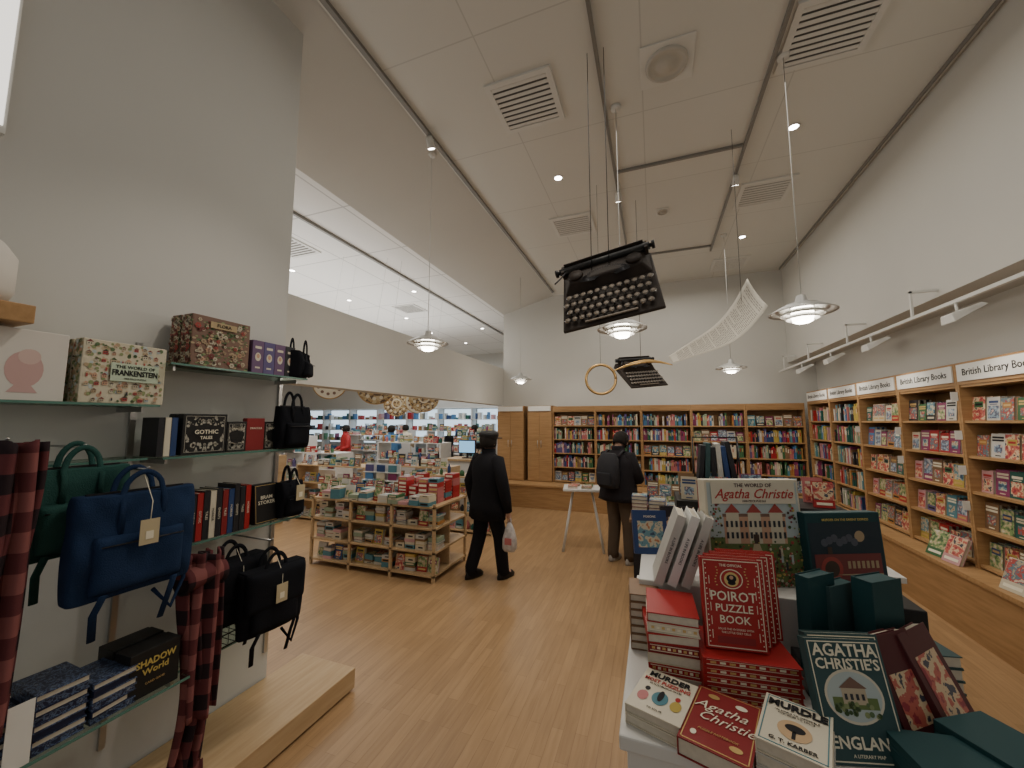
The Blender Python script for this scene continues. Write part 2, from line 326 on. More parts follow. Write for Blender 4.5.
BANDS=[CREAM,GOLD,CM[7],CM[3],INK,CM[0]]
VAR=[]
for i in range(30):
    w=random.uniform(.12,.15);h=w*random.uniform(1.42,1.58);t=random.uniform(.018,.038)
    cov=CM[i%len(CM)];bd=random.choice(BANDS)
    if cov in(CM[3],CM[7]): bd=random.choice([INK,CM[0],CM[1]])
    VAR.append(mkv(w,h,t,cov,PIC[random.randrange(5)],bd,i%4))
RV=[]
for i,c in enumerate((0,0,12,8,2,3)):
    RV.append(mkv(.135,.21,.028,CM[c],PIC[(i*2)%5],BANDS[i%4],i%4))
nb=0
stuff=B()
def XF(loc,rot): return Matrix.Translation(loc)@Euler(rot).to_matrix().to_4x4()
def book(v,loc,rot,label,group):
    global nb;nb+=1
    return O('book',v[0],None,loc,rot,label=label,category='book',group=group)
def sbook(v,loc,rot): stuff.merge(v[4],XF(loc,rot))
def bookcase(loc,rz,w,h,rows,header,sign,d=.32):
    p=T('bookcase','tall oak bookcase bay with open shelves on the bench','bookcase',loc,(0,0,rz),group='oak bookcase bays')
    B().box(-w/2,-w/2+.022,0,d,0,h,OAK).obj('side_panel',p);B().box(w/2-.022,w/2,0,d,0,h,OAK).obj('side_panel',p)
    B().box(-w/2+.022,w/2-.022,d-.012,d,0,h,OAK).obj('back_panel',p)
    sm=B().box(-w/2+.022,w/2-.022,.01,d-.012,-.011,.011,OAKH).mesh('shelf')
    for z in rows+[h-header-.012]: O('shelf',sm,p,(0,0,z))
    B().box(-w/2+.022,w/2-.022,.0,.02,h-header,h,OAK).obj('header_board',p)
    if sign:
        s=B().box(-w/2+.03,w/2-.03,-.012,-.001,h-header+.03,h-.02,CARD).obj('sign_panel',p,label='white sign board with black lettering')
        TXT(sign,.085,INK,s,(0,-.0135,h-header/2+.005),maxw=w*.82,bold=.01)
    return p
ZB=.53
rows=[.03,.34,.65,.96,1.27]
YS=[8.36,7.44,6.52,5.60,4.68,3.76]
def spinerow(X,x0,x1,z,hmax,dep=.2):
    x=x0;pm=random.choice(CM)
    while x<x1-.05:
        t=random.uniform(.014,.04);hh=random.uniform(.17,hmax)
        if random.random()<.05: x+=random.uniform(.03,.1);continue
        if x+t>x1:break
        m=pm if random.random()<.25 else random.choice(CM);pm=m;y0=random.uniform(.03,.06)
        stuff.box(x,x+t-.001,y0,y0+.15,z,z+hh,m,X)
        bd=random.choice(BANDS)
        stuff.box(x+t*.25,x+t*.7,y0-.001,y0,z+hh*.5,z+hh*.8,bd,X)
        x+=t
for i in range(5):
    yc=(YS[i]+YS[i+1])/2;w=YS[i]-YS[i+1]
    bookcase((2.6,yc,ZB),-pi/2,w-.004,1.80,rows,.2,'British Library Books')
    for r,z in enumerate(rows):
        zz=ZB+z+.0125
        if i>=2:
            n=6
            for k in range(n):
                v=random.choice(RV if (i+r)%3==0 and k%3 else VAR)
                yy=yc+ (w-.19)*(.5-k/(n-1))
                book(v,(2.665+.006*(k%2),yy,zz),(R(-5),0,-pi/2),'colourful cover book faced out on an oak shelf','faced-out books on the bookcase')
                for q in (1,2): sbook(v,(2.671+q*.044,yy,zz+.002),(R(-5),0,-pi/2))
        else:
            X=Matrix.Translation((2.6,yc,zz))@Matrix.Rotation(-pi/2,4,'Z')
            spinerow(X,-w/2+.03,w/2-.03,0,.25)
XS=[-2.13,-1.19,-.25,.69,1.63,2.57]
for i in range(5):
    xc=(XS[i]+XS[i+1])/2;w=XS[i+1]-XS[i]
    bookcase((xc,8.4,.48),0,w-.004,1.66,[.03,.33,.63,.93,1.23],.10,None)
    for r,z in enumerate([.03,.33,.63,.93,1.23]):
        X=Matrix.Translation((xc,8.4,.48+z+.0115))
        if (i*3+r)%4==0:
            for k in range(6):
                sbook(random.choice(VAR),(xc-w/2+.10+k*(w-.20)/5,8.47,.48+z+.0115),(R(-6),0,0))
        else: spinerow(X,-w/2+.03,w/2-.03,0,.25)
B().box(2.42,2.94,3.0,7.86,0,.49,OAK).box(2.40,2.94,3.0,7.86,.49,.53,OAKH).obj('bench',label='long oak bench plinth beneath the side bookcases',category='bench',bevel=.003)
B().box(-3.45,2.94,7.92,8.88,0,.44,OAK).box(-3.45,2.94,7.89,8.88,.44,.48,OAKH).obj('bench',label='long oak bench plinth beneath the rear bookcases',category='bench',bevel=.003)
for k in range(2):
    xc=-3.45+.33 if k==0 else -2.13-.29
    w=.64 if k==0 else .56
    p=T('cupboard','tall plain oak cupboard with white sign strip above doors','cupboard',(xc,8.36,.48),group='tall oak cupboards')
    B().box(-w/2,w/2,.02,.5,0,1.68,OAK).obj('body',p)
    for s in (-1,1):
        d=B().box(min(0,s*w/2)+.003,max(0,s*w/2)-.003,0,.019,.02,1.53,OAK).obj('door',p)
        B().cyl((s*.04,-.03,.75),(s*.04,-.03,.9),.006,STEEL,8).cyl((s*.04,-.03,.75),(s*.04,0,.75),.004,STEEL,8).cyl((s*.04,-.03,.9),(s*.04,0,.9),.004,STEEL,8).obj('handle',d)
    B().box(-w/2+.02,w/2-.02,-.03,.019,1.56,1.67,CARD).obj('sign_panel',p)
for (y,z) in ((4.68,2.03),(4.68,1.68),(4.68,1.37),(5.6,1.7),(5.6,1.38),(6.52,1.7),(4.68,1.06)):
    B().box(-.05,.0,-.002,.002,-.04,.04,CARD).box(-.05,-.0,.002,.0025,-.025,-.02,INK).obj('price_card',loc=(2.598,y,z),label='small white price card clipped to a bookcase upright',category='price card',group='price cards on the bookcase')
for k,(y,c,a) in enumerate(((4.98,CM[10],PIC[2]),(4.76,CM[16],PIC[3]),(4.12,CM[3],PIC[0]))):
    book(mkv(.18,.25,.03,c,a,CREAM,1),(2.46,y,.533),(R(-22),0,-pi/2+.15),('green','pink','cream')[k]+' book leaning on the oak bench','books leaning on the bench')
# ---------------------------------------------------------------- cover art
AC={k:mat('print_'+k,c,.5) for k,c in dict(sky=(.45,.52,.52),grass=(.14,.20,.07),hedge=(.05,.09,.035),stone=(.50,.42,.30),roof=(.20,.12,.09),win=(.04,.045,.055),path=(.52,.42,.28),rose=(.38,.07,.06),peach=(.55,.33,.22),leaf=(.11,.17,.08),dark=(.07,.045,.035),yellow=(.55,.42,.12),pale=(.60,.55,.42),moss=(.25,.30,.14),tan=(.42,.32,.2),wine=(.20,.05,.05)).items()}
def art_house(w,h,z0):
    rd=random.Random(4);b=B()
    b.pr(-w/2,w/2,z0,z0+h,AC['sky'],1).pr(-w/2,w/2,z0,z0+h*.46,AC['grass'],2)
    b.pr(-w*.34,w*.34,z0+h*.40,z0+h*.66,AC['peach'],3)
    for x in (-.24,0,.24):
        b.pr(w*(x-.07),w*(x+.07),z0+h*.40,z0+h*.70,AC['pale'],4).pt(w*(x-.085),w*(x+.085),z0+h*.70,z0+h*.79,AC['rose'],5)
    b.pr(-w*.35,w*.35,z0+h*.66,z0+h*.69,AC['roof'],3)
    for r in range(2):
        for k in range(13): b.pr(w*(-.32+k*.052),w*(-.32+k*.052+.026),z0+h*(.45+r*.11),z0+h*(.51+r*.11),AC['win'],6)
    b.pr(-w*.03,w*.03,z0+h*.40,z0+h*.49,AC['dark'],7)
    b.add([(-w*.03,-.0012,z0+h*.40),(w*.03,-.0012,z0+h*.40),(w*.16,-.0012,z0),(-w*.16,-.0012,z0)],[(0,1,2,3)],AC['path'])
    for k in range(620):
        x=rd.uniform(-.5,.5)*w*.97;z=z0+h*abs(rd.gauss(0,.21))
        if abs(x)>w*.37: z=z0+rd.uniform(.02,.80)*h
        if abs(x)<w*.06 and z<z0+h*.40: continue
        if z>z0+h*.42 and abs(x)<w*.36: continue
        b.pd(x,min(z,z0+h*.80),w*rd.uniform(.006,.019),AC[rd.choice(['hedge','leaf','hedge','rose','rose','grass','pale','yellow','moss','rose','wine','dark'])],8+k%4,n=6)
    for k in range(24):
        x=rd.uniform(-.40,.40)*w;z=z0+h*rd.uniform(.03,.30);m=AC[rd.choice(['dark','rose','win','pale','wine','sky'])]
        b.pr(x-w*.012,x+w*.012,z,z+h*.075,m,13).pd(x,z+h*.09,w*.010,AC['peach'],13,n=8)
    return b
def art_village(w,h,z0,seed=2):
    rd=random.Random(seed);b=B();b.pr(-w/2,w/2,z0,z0+h,AC['pale'],1)
    for k in range(190):
        b.pd(rd.uniform(-.48,.48)*w,z0+rd.uniform(.02,.98)*h,rd.uniform(.003,.010),AC[rd.choice(['moss','tan','peach','leaf','sky','path','moss'])],2+k%3,n=7)
    for r in range(8):
        for k in range(int(w/.028)):
            x=-w*.46+k*.0275+rd.uniform(-.006,.006);z=z0+h*(.89-r*.125)+rd.uniform(-.005,.005);s=.0095*rd.uniform(.7,1.1);m=AC[rd.choice(['stone','pale','peach','path','sky','tan','rose'])]
            if abs(x)>w*.47:continue
            if rd.random()<.6:
                b.pr(x-s,x+s,z,z+s*1.5,m,5+r).pt(x-s*1.2,x+s*1.2,z+s*1.5,z+s*2.6,AC[rd.choice(['roof','wine','dark','peach','hedge'])],6+r)
                b.pr(x-s*.6,x-s*.2,z+s*.6,z+s*1.1,AC['win'],7+r).pr(x+s*.2,x+s*.6,z+s*.6,z+s*1.1,AC['win'],7+r)
            elif rd.random()<.5: b.pd(x,z+s,s*.8,AC[rd.choice(['hedge','leaf','moss'])],6+r,n=9)
            else: b.pr(x-s*.35,x+s*.35,z,z+s*1.6,AC[rd.choice(['wine','win','rose'])],6+r).pd(x,z+s*1.9,s*.3,AC['peach'],6+r,n=7)
    return b
def art_floral(w,h,z0,seed=5):
    rd=random.Random(seed);b=B();b.pr(-w/2,w/2,z0,z0+h,AC['roof'],1)
    for k in range(90):
        x=rd.uniform(-.45,.45)*w;z=z0+rd.uniform(.05,.95)*h;s=rd.uniform(.010,.02)
        for j in range(3):
            a=rd.uniform(0,6.28);b.pd(x+math.cos(a)*s*.9,z+math.sin(a)*s*.9,s*.55,AC[rd.choice(['leaf','hedge','moss','tan'])],2+(k%5),n=7,rz=s*.3)
    for k in range(80):
        x=rd.uniform(-.45,.45)*w;z=z0+rd.uniform(.06,.94)*h;s=rd.uniform(.005,.013);m=AC[rd.choice(['wine','peach','pale','tan','rose','stone','pale'])]
        for j in range(6): b.pd(x+math.cos(j*1.047)*s*.75,z+math.sin(j*1.047)*s*.75,s*.5,m,8+(k%6),n=7)
        b.pd(x,z,s*.35,AC['roof'],15,n=7)
    return b
BONE=mat('print_bone',(.42,.40,.34),.6)
def art_gothic(w,h,z0):
    rd=random.Random(1);b=B();g=BONE
    for k in range(70):
        x=rd.uniform(0,.46)*w;z=z0+rd.uniform(.06,.94)*h;s=rd.uniform(.003,.009)
        if x<w*.36 and z0+h*.27<z<z0+h*.73: continue
        for q in(-1,1):
            if k%3: b.pd(q*x,z,s,g,1,n=7,rz=s*rd.uniform(.4,1.5))
            else: b.pt(q*x-s,q*x+s,z-s,z+s*2,g,1)
    for q in (-1,1): b.pr(q*w*.46-.001,q*w*.46+.001,z0+h*.05,z0+h*.95,g,1)
    b.pr(-w*.46,w*.46,z0+h*.05,z0+h*.05+.002,g,1).pr(-w*.46,w*.46,z0+h*.95,z0+h*.95+.002,g,1)
    return b
def art_train(w,h,z0):
    b=B();b.pr(-w/2,w/2,z0,z0+h,mat('print_night',(.02,.035,.05),.5),1)
    b.pd(w*.2,z0+h*.80,w*.07,AC['tan'],2,n=20)
    for k in range(7): b.pd(-w*.3+k*w*.07,z0+h*(.72+.03*(k%3)),w*.05,mat('print_smoke',(.09,.10,.13),.5),3,n=12)
    b.pr(-w*.46,w*.46,z0+h*.16,z0+h*.56,AC['wine'],4).pd(-w*.24,z0+h*.36,w*.15,AC['rose'],5,n=20).pd(-w*.24,z0+h*.36,w*.10,AC['dark'],6,n=20).pr(-w*.27,-w*.21,z0+h*.56,z0+h*.66,AC['dark'],5)
    for k in range(6): b.pd(-w*.38+k*w*.15,z0+h*.16,w*.05,AC['dark'],7,n=14)
    for k in range(7): b.pr(w*(-.02+.065*k),w*(.02+.065*k),z0+h*.36,z0+h*.46,AC['tan'],7)
    b.pr(-w*.46,w*.46,z0+h*.27,z0+h*.285,AC['tan'],5)
    b.pr(-w*.5,w*.5,z0+h*.06,z0+h*.09,AC['stone'],4)
    return b
# ---------------------------------------------------------------- near table
def nbook(label,loc,rot,w,h,t,cov,lines,art=None,group=None,border=None,spine=None,closed=False,pmesh=None,sh=0,plain=False):
    p=T('book',label,'book',loc,rot,group);c=.003
    B().box(-w/2,w/2,0,c,0,h,cov).box(-w/2,w/2,t-c,t,0,h,cov).box(-w/2,-w/2+c,c,t-c,0,h,cov).obj('cover',p,bevel=.001)
    B().box(-w/2+c,w/2-.004,c,t-c,.004,h-.004,cov if closed or plain else PAGES).obj('pages',p)
    if closed:
        b=B();b.box(-w*.46,w*.46,t*.2,t*.26,.0025,.004,CREAM).box(-w*.46,w*.46,t*.74,t*.8,.0025,.004,CREAM)
        for k in range(9): b.box(-w*.42+k*w*.1,-w*.42+k*w*.1+w*.06,t*.38,t*.62,.0025,.004,CREAM if k%2 else GOLD)
        b.obj('edge_pattern',p)
    if border:
        b=B();e=-.0009;m=.006;g=.0025
        b.box(-w/2+m,w/2-m,e,0,m,m+g,border).box(-w/2+m,w/2-m,e,0,h-m-g,h-m,border).box(-w/2+m,-w/2+m+g,e,0,m,h-m,border).box(w/2-m-g,w/2-m,e,0,m,h-m,border)
        b.obj('border_line',p)
    if pmesh: pmesh.obj('cover_picture',p)
    if art:
        for a in art:
            x0,x1,z0,z1,mm=a[:5]
            bb=B()
            if len(a)>5 and a[5]=='o': bb.pd((x0+x1)/2,(z0+z1)/2,(x1-x0)/2,mm,3 if len(a)<7 else a[6],rz=(z1-z0)/2,n=32)
            else: bb.pr(x0,x1,z0,z1,mm,2 if len(a)<7 else a[6])
            bb.obj('cover_picture',p)
    for (s,sz,m,x,z,mw,bo) in lines: TXT(s,sz,m,p,(x,-.0026,z),maxw=mw,bold=bo,name='title',sh=sh)
    if spine: TXT(spine[0],spine[1],spine[2],p,(-w/2-.001,t/2,h/2),rot=(pi/2,pi/2,-pi/2),name='spine_title',maxw=h*.8)
    return p
p=T('display_table','white display table loaded with mystery books','table',(.45,1.75,0))
B().box(-.57,.40,-.58,.6,.91,.95,WHITE).obj('table_top',p,bevel=.006)
B().box(-.55,.38,-.56,.58,.84,.91,WHITE).obj('apron',p)
for x in (-.53,.33):
    for y in (-.54,.52): B().box(x-.0,x+.05,y,y+.05,0,.84,WHITE).obj('leg',p)
B().box(-.52,.36,-.52,.55,.3,.33,WHITE).obj('lower_shelf',p)
B().box(-.08,.60,1.70,2.30,.951,1.17,WHITE).obj('display_riser',label='white box riser standing on the display table',category='riser',bevel=.004)
REDC=mat('scarlet_cover',(.38,.022,.022),.4,var=.05);DRED=mat('deep_red_cover',(.25,.025,.027),.45)
TEALC=mat('dark_teal_cloth',(.012,.055,.062),.6);CREAMC=mat('cream_cover',(.66,.61,.49),.5);TANC=mat('tan_ink',(.55,.38,.22),.6);GREYG=mat('teal_grey_cover',(.04,.085,.09),.5)
MAR=mat('maroon_cover',(.085,.018,.022),.45)
a=R(-18)
flat=lambda x,y,z,rz:((x,y,z),(-pi/2,0,rz))
def under(x,y,z0,n,t,w,h,cov,rz,label,group,spine=None,closed=False):
    for k in range(n):
        l,r=flat(x,y,z0+t*(k+1)+.0005*k,rz+random.uniform(-.02,.02))
        nbook(label,l,r,w,h,t,cov,[],group=group,spine=spine,closed=closed)
under(-.035,1.195,.951,1,.026,.15,.20,CREAMC,a,'cream puzzle book lying flat in a pile','stacked puzzle books')
l,r=flat(-.035,1.195,1.005,a)
nbook('cream puzzle book with red and black hand lettering lying flat',l,r,.15,.20,.026,CREAMC,[('MURDER',.032,INK,.0,.172,.12,.03),('MOST PUZZLING',.022,REDI,.0,.145,.13,.02),('20 MYSTERIOUS CASES',.009,INK,0,.127,.1,.0),('TO SOLVE',.009,INK,0,.02,.1,.0)],art=[(-.06,-.03,.04,.085,CM[12],'o'),(.03,.06,.045,.09,CM[9],'o'),(-.022,.022,.045,.105,CM[6],'o'),(-.008,.008,.06,.11,INK,'o',5),(-.05,-.035,.09,.11,INK,'o'),(.036,.05,.09,.11,CM[0],'o')])
l,r=flat(.105,1.125,1.0,R(-18))
nbook('red flat gift book with gold script lettering',l,r,.165,.245,.045,DRED,[('Agatha',.048,CREAM,-.01,.160,.13,-.004),('Christie',.048,CREAM,.01,.115,.13,-.004),('PUZZLE NOTEBOOK',.010,GOLD,0,.06,.1,0)],border=GOLD,art=[(-.05,-.02,.2,.22,GOLD,'o'),(.03,.06,.03,.05,GOLD,'o'),(.02,.05,.195,.215,CREAM,'o'),(-.06,-.045,.03,.05,CREAM,'o')],sh=.4)
under(.27,1.125,.951,2,.03,.145,.2,CM[7],R(-20),'pale puzzle book in a stack','stacked puzzle books')
l,r=flat(.27,1.125,1.044,R(-20))
nbook('cream and blue puzzle book with bold black title',l,r,.145,.20,.031,CREAMC,[('MURDLE',.036,INK,0,.165,.125,.04),('100 SIMPLE TO IMPOSSIBLE',.008,INK,0,.138,.12,.0),('MYSTERIES TO SOLVE',.008,INK,0,.128,.12,.0),('G. T. KARBER',.016,INK,0,.022,.12,.02)],art=[(-.035,.035,.04,.115,TANC,'o'),(-.02,.022,.07,.1,INK,'o',4),(-.004,.004,.045,.075,INK,'r',4)],border=CM[6])
for k in range(5):
    l,r=flat(.25,1.405,.951+.025*(k+1)+.0005*k,R(6)+random.uniform(-.02,.02))
    nbook('red patterned puzzle book lying in a stack',l,r,.27,.2,.025,REDC,[],group='stack of red puzzle books',closed=True)
def orn():
    b=B()
    for q in (-1,1):
        for k in range(16):
            z=.02+k*.0155;b.pd(q*.077,z,.0022,CREAM,3,n=6)
        for k in range(7): b.pd(q*(.045+.004*math.sin(k)),.188+k*.009,.003,GOLD,3,n=6,rz=.0018)
        for k in range(5): b.pr(q*.068-.001,q*.068+.001,.03+k*.04,.055+k*.04,CREAM,3)
    b.pd(0,.208,.034,CREAM,1,n=30,rz=.030).pd(0,.208,.031,REDC,2,n=30,rz=.027).pd(0,.207,.022,GOLD,3,n=24).pd(0,.210,.015,INK,4,n=20,rz=.012).pd(0,.197,.012,INK,4,n=16,rz=.007).pd(0,.213,.006,AC['peach'],5,n=10)
    return b
def poirot(loc,rz):
    return nbook('scarlet puzzle book with cream framed title standing upright',loc,(R(-7),0,rz),.18,.27,.03,REDC,[('THE OFFICIAL',.011,CREAM,0,.249,.1,.01),('POIROT',.040,CREAM,0,.155,.135,.01),('PUZZLE',.032,CREAM,0,.12,.135,.01),('BOOK',.032,CREAM,0,.087,.135,.01),('SOLVE THE MYSTERIES WITH',.008,CREAM,0,.060,.12,.0),('THE LITTLE GREY CELLS',.008,CREAM,0,.050,.12,.0)],art=[(-.055,.055,.018,.038,DRED,'r')],border=CREAM,group='standing red puzzle books',pmesh=orn())
poirot((.222,1.455,1.082),R(8));poirot((.240,1.488,1.082),R(8));poirot((.262,1.521,1.082),R(8));poirot((.285,1.554,1.082),R(8))
def pbox(label,loc,rot,w,h,d,side,front,lines,plate=None,group=None,art=None,cat='puzzle box',art2=None,sh=0):
    p=T('puzzle_box',label,cat,loc,rot,group)
    B().box(-w/2,w/2,0,d,0,h*.98,side).obj('box_base',p,bevel=.003)
    B().box(-w/2-.003,w/2+.003,-.003,d*.8,-.0,h,front).obj('box_lid',p,bevel=.003)
    yo=0
    if art: art.obj('box_picture',p,loc=(0,-.0032,0));yo=.007
    if art2: art2.obj('side_picture',p,loc=(-w/2-.0034,d*.4,0),rot=(0,0,-pi/2))
    if plate:
        x0,x1,z0,z1,m=plate;B().box(x0,x1,-.0052-yo,-.003-yo,z0,z1,m).obj('title_plate',p,bevel=.001)
    for (s,sz,m,x,z,mw,bo) in lines: TXT(s,sz,m,p,(x,-.0065-yo,z),maxw=mw,bold=bo,name='title',sh=sh if sz>.04 else 0)
    return p
pbox('large square puzzle box with colourful country house garden print',(.36,1.775,1.171),(R(-4),0,R(20)),.365,.40,.07,DRED,CREAMC,[('THE WORLD OF',.020,DKI,0,.378,.2,.01),('Agatha Christie',.052,REDI,0,.345,.31,.004),('1000-PIECE PUZZLE',.011,DKI,0,.318,.15,0)],plate=(-.165,.165,.308,.392,CREAMC),art=art_house(.355,.385,.004),sh=.4)
B().box(.62,.86,1.80,2.05,.951,1.15,BLACK).obj('display_riser',label='black box riser standing on the display table',category='riser',bevel=.004)
pbox('dark teal and maroon puzzle box with red train print',(.675,1.86,1.151),(R(-4),0,R(24)),.30,.30,.06,MAR,TEALC,[('MURDER ON THE ORIENT EXPRESS',.012,AC['yellow'],0,.275,.24,.01)],art=art_train(.29,.26,.004))
B().box(.42,.74,1.52,1.68,.951,1.02,BLACK).obj('display_riser',label='black box riser standing on the display table',category='riser',bevel=.004)
for k,(x,y,rz) in enumerate(((.49,1.565,R(42)),(.56,1.61,R(42)),(.665,1.585,R(36)))):
    nbook('slim plain dark teal cloth volume standing upright',(x,y,1.021),(0,0,rz),.13,.285 if k!=1 else .25,.042 if k<2 else .06,TEALC if k!=1 else GREYG,[],group='plain teal volumes',plain=True)
eb=B();rd=random.Random(9)
eb.pd(0,.142,.072,CREAMC,1,rz=.06,n=32).pd(0,.142,.066,AC['sky'],2,rz=.054,n=32).pr(-.055,.055,.115,.14,AC['grass'],3).pr(-.03,.03,.125,.16,AC['stone'],4).pt(-.035,.035,.16,.185,AC['roof'],5)
for k in range(4): eb.pr(-.025+k*.014,-.018+k*.014,.135,.148,AC['win'],6)
for k in range(30): eb.pd(rd.uniform(-.05,.05),rd.uniform(.1,.128),rd.uniform(.003,.007),AC[rd.choice(['hedge','leaf','moss'])],6,n=8)
for k in range(2):
  nbook('large teal grey hardback with cream lettering and oval scene',(.475+.012*k,1.28+.034*k,.952),(R(-16),0,R(16)),.19,.27,.03,GREYG,[('AGATHA',.040,CREAM,-.0,.243,.165,.02),("CHRISTIE'S",.034,CREAM,0,.212,.165,.02),('ENGLAND',.036,CREAM,0,.045,.165,.02),('A LITERARY MAP',.010,CREAM,0,.02,.12,.0)] if k==0 else [],border=CREAM,pmesh=eb if k==0 else None,group='large teal grey hardbacks')
for k in range(2):
    nbook('dark maroon hardback leaning beside the others',(.625+.035*k,1.38+.02*k,.952),(R(-20),0,R(38)),.17,.26,.03,MAR,[('MYSTERY',.022,CREAM,0,.215,.12,.01)] if k==0 else [],art=[(-.06,.06,.05,.17,PIC[3])],group='dark maroon hardbacks')
under(.64,1.185,.951,3,.024,.19,.16,TEALC,R(10),'dark green cloth book lying flat','flat green books')
under(.81,1.27,.951,3,.028,.16,.18,TEALC,R(30),'dark green book lying flat in a pile','flat green books')
nbook('dark maroon hardback leaning beside the others',(.77,1.47,.952),(R(-24),0,R(46)),.17,.26,.03,MAR,[],art=[(-.06,.06,.05,.2,PIC[3])],group='dark maroon hardbacks')
under(.80,1.62,.951,4,.035,.10,.15,GREYG,R(10),'dark grey book lying flat in a pile','flat grey books')
for k in range(7):
    cov=[CREAMC,REDC,CM[3],DRED,REDC,CREAMC,REDC][k]
    l,r=flat(.035,1.425,.951+.031*(k+1)+.0005*k,R(4)+random.uniform(-.06,.06))
    nbook(('cream' if cov in (CREAMC,CM[3]) else 'red')+' gift book lying in a tall pile',l,r,.16,.2,.031,cov,[],group='tall pile of gift books',closed=k%2==1)
under(-.055,1.60,.951,7,.028,.11,.16,CM[11],R(5),'brown gift book lying in a pile beside the riser','brown gift books')
for k in range(3):
    nbook('grey and white hardback leaning sideways on the riser',(.005+k*.048,1.74,1.171),(R(20),0,R(92)),.18,.28,.032,[CM[7],CARD,CM[7]][k],[],group='leaning hardbacks on the riser',spine=('A LIFE IN BOOKS',.014,INK))
nbook('dark blue hardback faced out with pale lettering',(-.03,2.02,1.171),(R(-12),0,R(15)),.16,.20,.03,CM[1],[('POISONS',.014,CREAM,0,.17,.09,.01)],art=[(-.06,.06,.03,.15,PIC[1])])
nbook('dark hardback faced out with pale lettering',(.10,2.06,1.171),(R(-12),0,R(15)),.15,.22,.03,CM[4],[],art=[(-.06,.06,.03,.17,PIC[3])])
for k in range(9):
    book(random.choice(VAR),(.12+k*.055,2.2,1.171),(0,0,pi/2+random.uniform(-.05,.05)),'mixed colour book standing in a row on the riser','row of books on the riser')
# ---------------------------------------------------------------- mid display tables
def wtable(loc,w,d,h,label='white display table with straight legs',rz=0,topm=None):
    p=T('display_table',label,'table',loc,(0,0,rz));tm=topm or WHITE
    B().box(-w/2,w/2,-d/2,d/2,h-.035,h,tm).obj('table_top',p,bevel=.004)
    for x in (-w/2+.03,w/2-.07):
        for y in (-d/2+.03,d/2-.07): B().box(x,x+.04,y,y+.04,0,h-.035,tm).obj('leg',p)
    B().box(-w/2+.04,w/2-.04,-d/2+.04,d/2-.04,.25,.275,tm).obj('lower_shelf',p)
    return p
wtable((.75,3.55,0),1.3,.9,.86)
wtable((.45,5.6,0),1.3,.9,.78,topm=PLY)
B().box(.15,1.3,3.5,3.95,.861,1.16,BLACK).obj('display_riser',label='black box riser standing on the display table',category='riser',bevel=.004)
for k in range(12):
    v=VAR[(k*7)%30];book(v,(.2+(k%6)*.2,3.2+(k//6)*.15,.862 ),(R(-8),0,R(random.uniform(-8,8))),'colourful book standing faced out on the table','faced-out books on the table')
for k in range(10):
    v=VAR[(k*11+3)%30];book(v,(.25+(k%5)*.23,3.56+(k//5)*.2,1.162),(R(-8),0,R(random.uniform(-8,8))),'colourful book standing faced out on the riser','faced-out books on the table')
for k in range(16):
    v=VAR[(k*5+1)%30];book(v,(-.05+(k%8)*.15,5.4+(k//8)*.25,.782),(R(-8),0,R(random.uniform(-8,8))),'colourful book standing faced out on the table','faced-out books on the table')
p=T('folio_stand','black wire stand holding dark portfolios','stand',(.5,3.87,1.161))
b=B()
for x in (-.18,.18): b.tube([(x,-.06,0),(x,.04,.5)],.006,BLACK,6).tube([(x,.12,0),(x,.04,.5)],.006,BLACK,6)
b.tube([(-.18,.04,.5),(.18,.04,.5)],.006,BLACK,6);b.obj('wire_frame',p)
for k in range(6):
    B().box(-.17+k*.06,-.13+k*.06,-.10,.1,.02,.42+.03*(k%2),[CM[4],GREYG,CM[4],CM[7],CM[1],CM[4]][k],Matrix.Rotation(R(6-3*k),4,'Y')).obj('portfolio',p,bevel=.004)
p=T('book_stand','dark stained wooden stand stacked with dark gift books','display stand',(-.02,4.35,0))
B().box(-.22,.22,-.2,.2,0,.80,CM[4]).obj('body',p);B().box(-.25,.25,-.23,.23,.80,.83,CM[11]).obj('top_board',p,bevel=.004)
DKB=[mkv(.15,.19,.035,CM[c],PIC[i],BANDS[i],i%4) for i,c in enumerate((4,1,11,8))]
for st in range(3):
    zz=.831
    for q in range(6-st):
        v=DKB[(q+st)%4];zz+=v[3]+.0008;book(v,(-.17+st*.165,4.20,zz),(-pi/2,0,R(random.uniform(-5,5))),'dark gift book stacked on the wooden stand','dark stacked books on the stand')
for k in range(3): book(DKB[k],(-.15+k*.16,4.45,.831),(R(-8),0,R(4)),'dark gift book standing on the wooden stand','dark standing books on the stand')
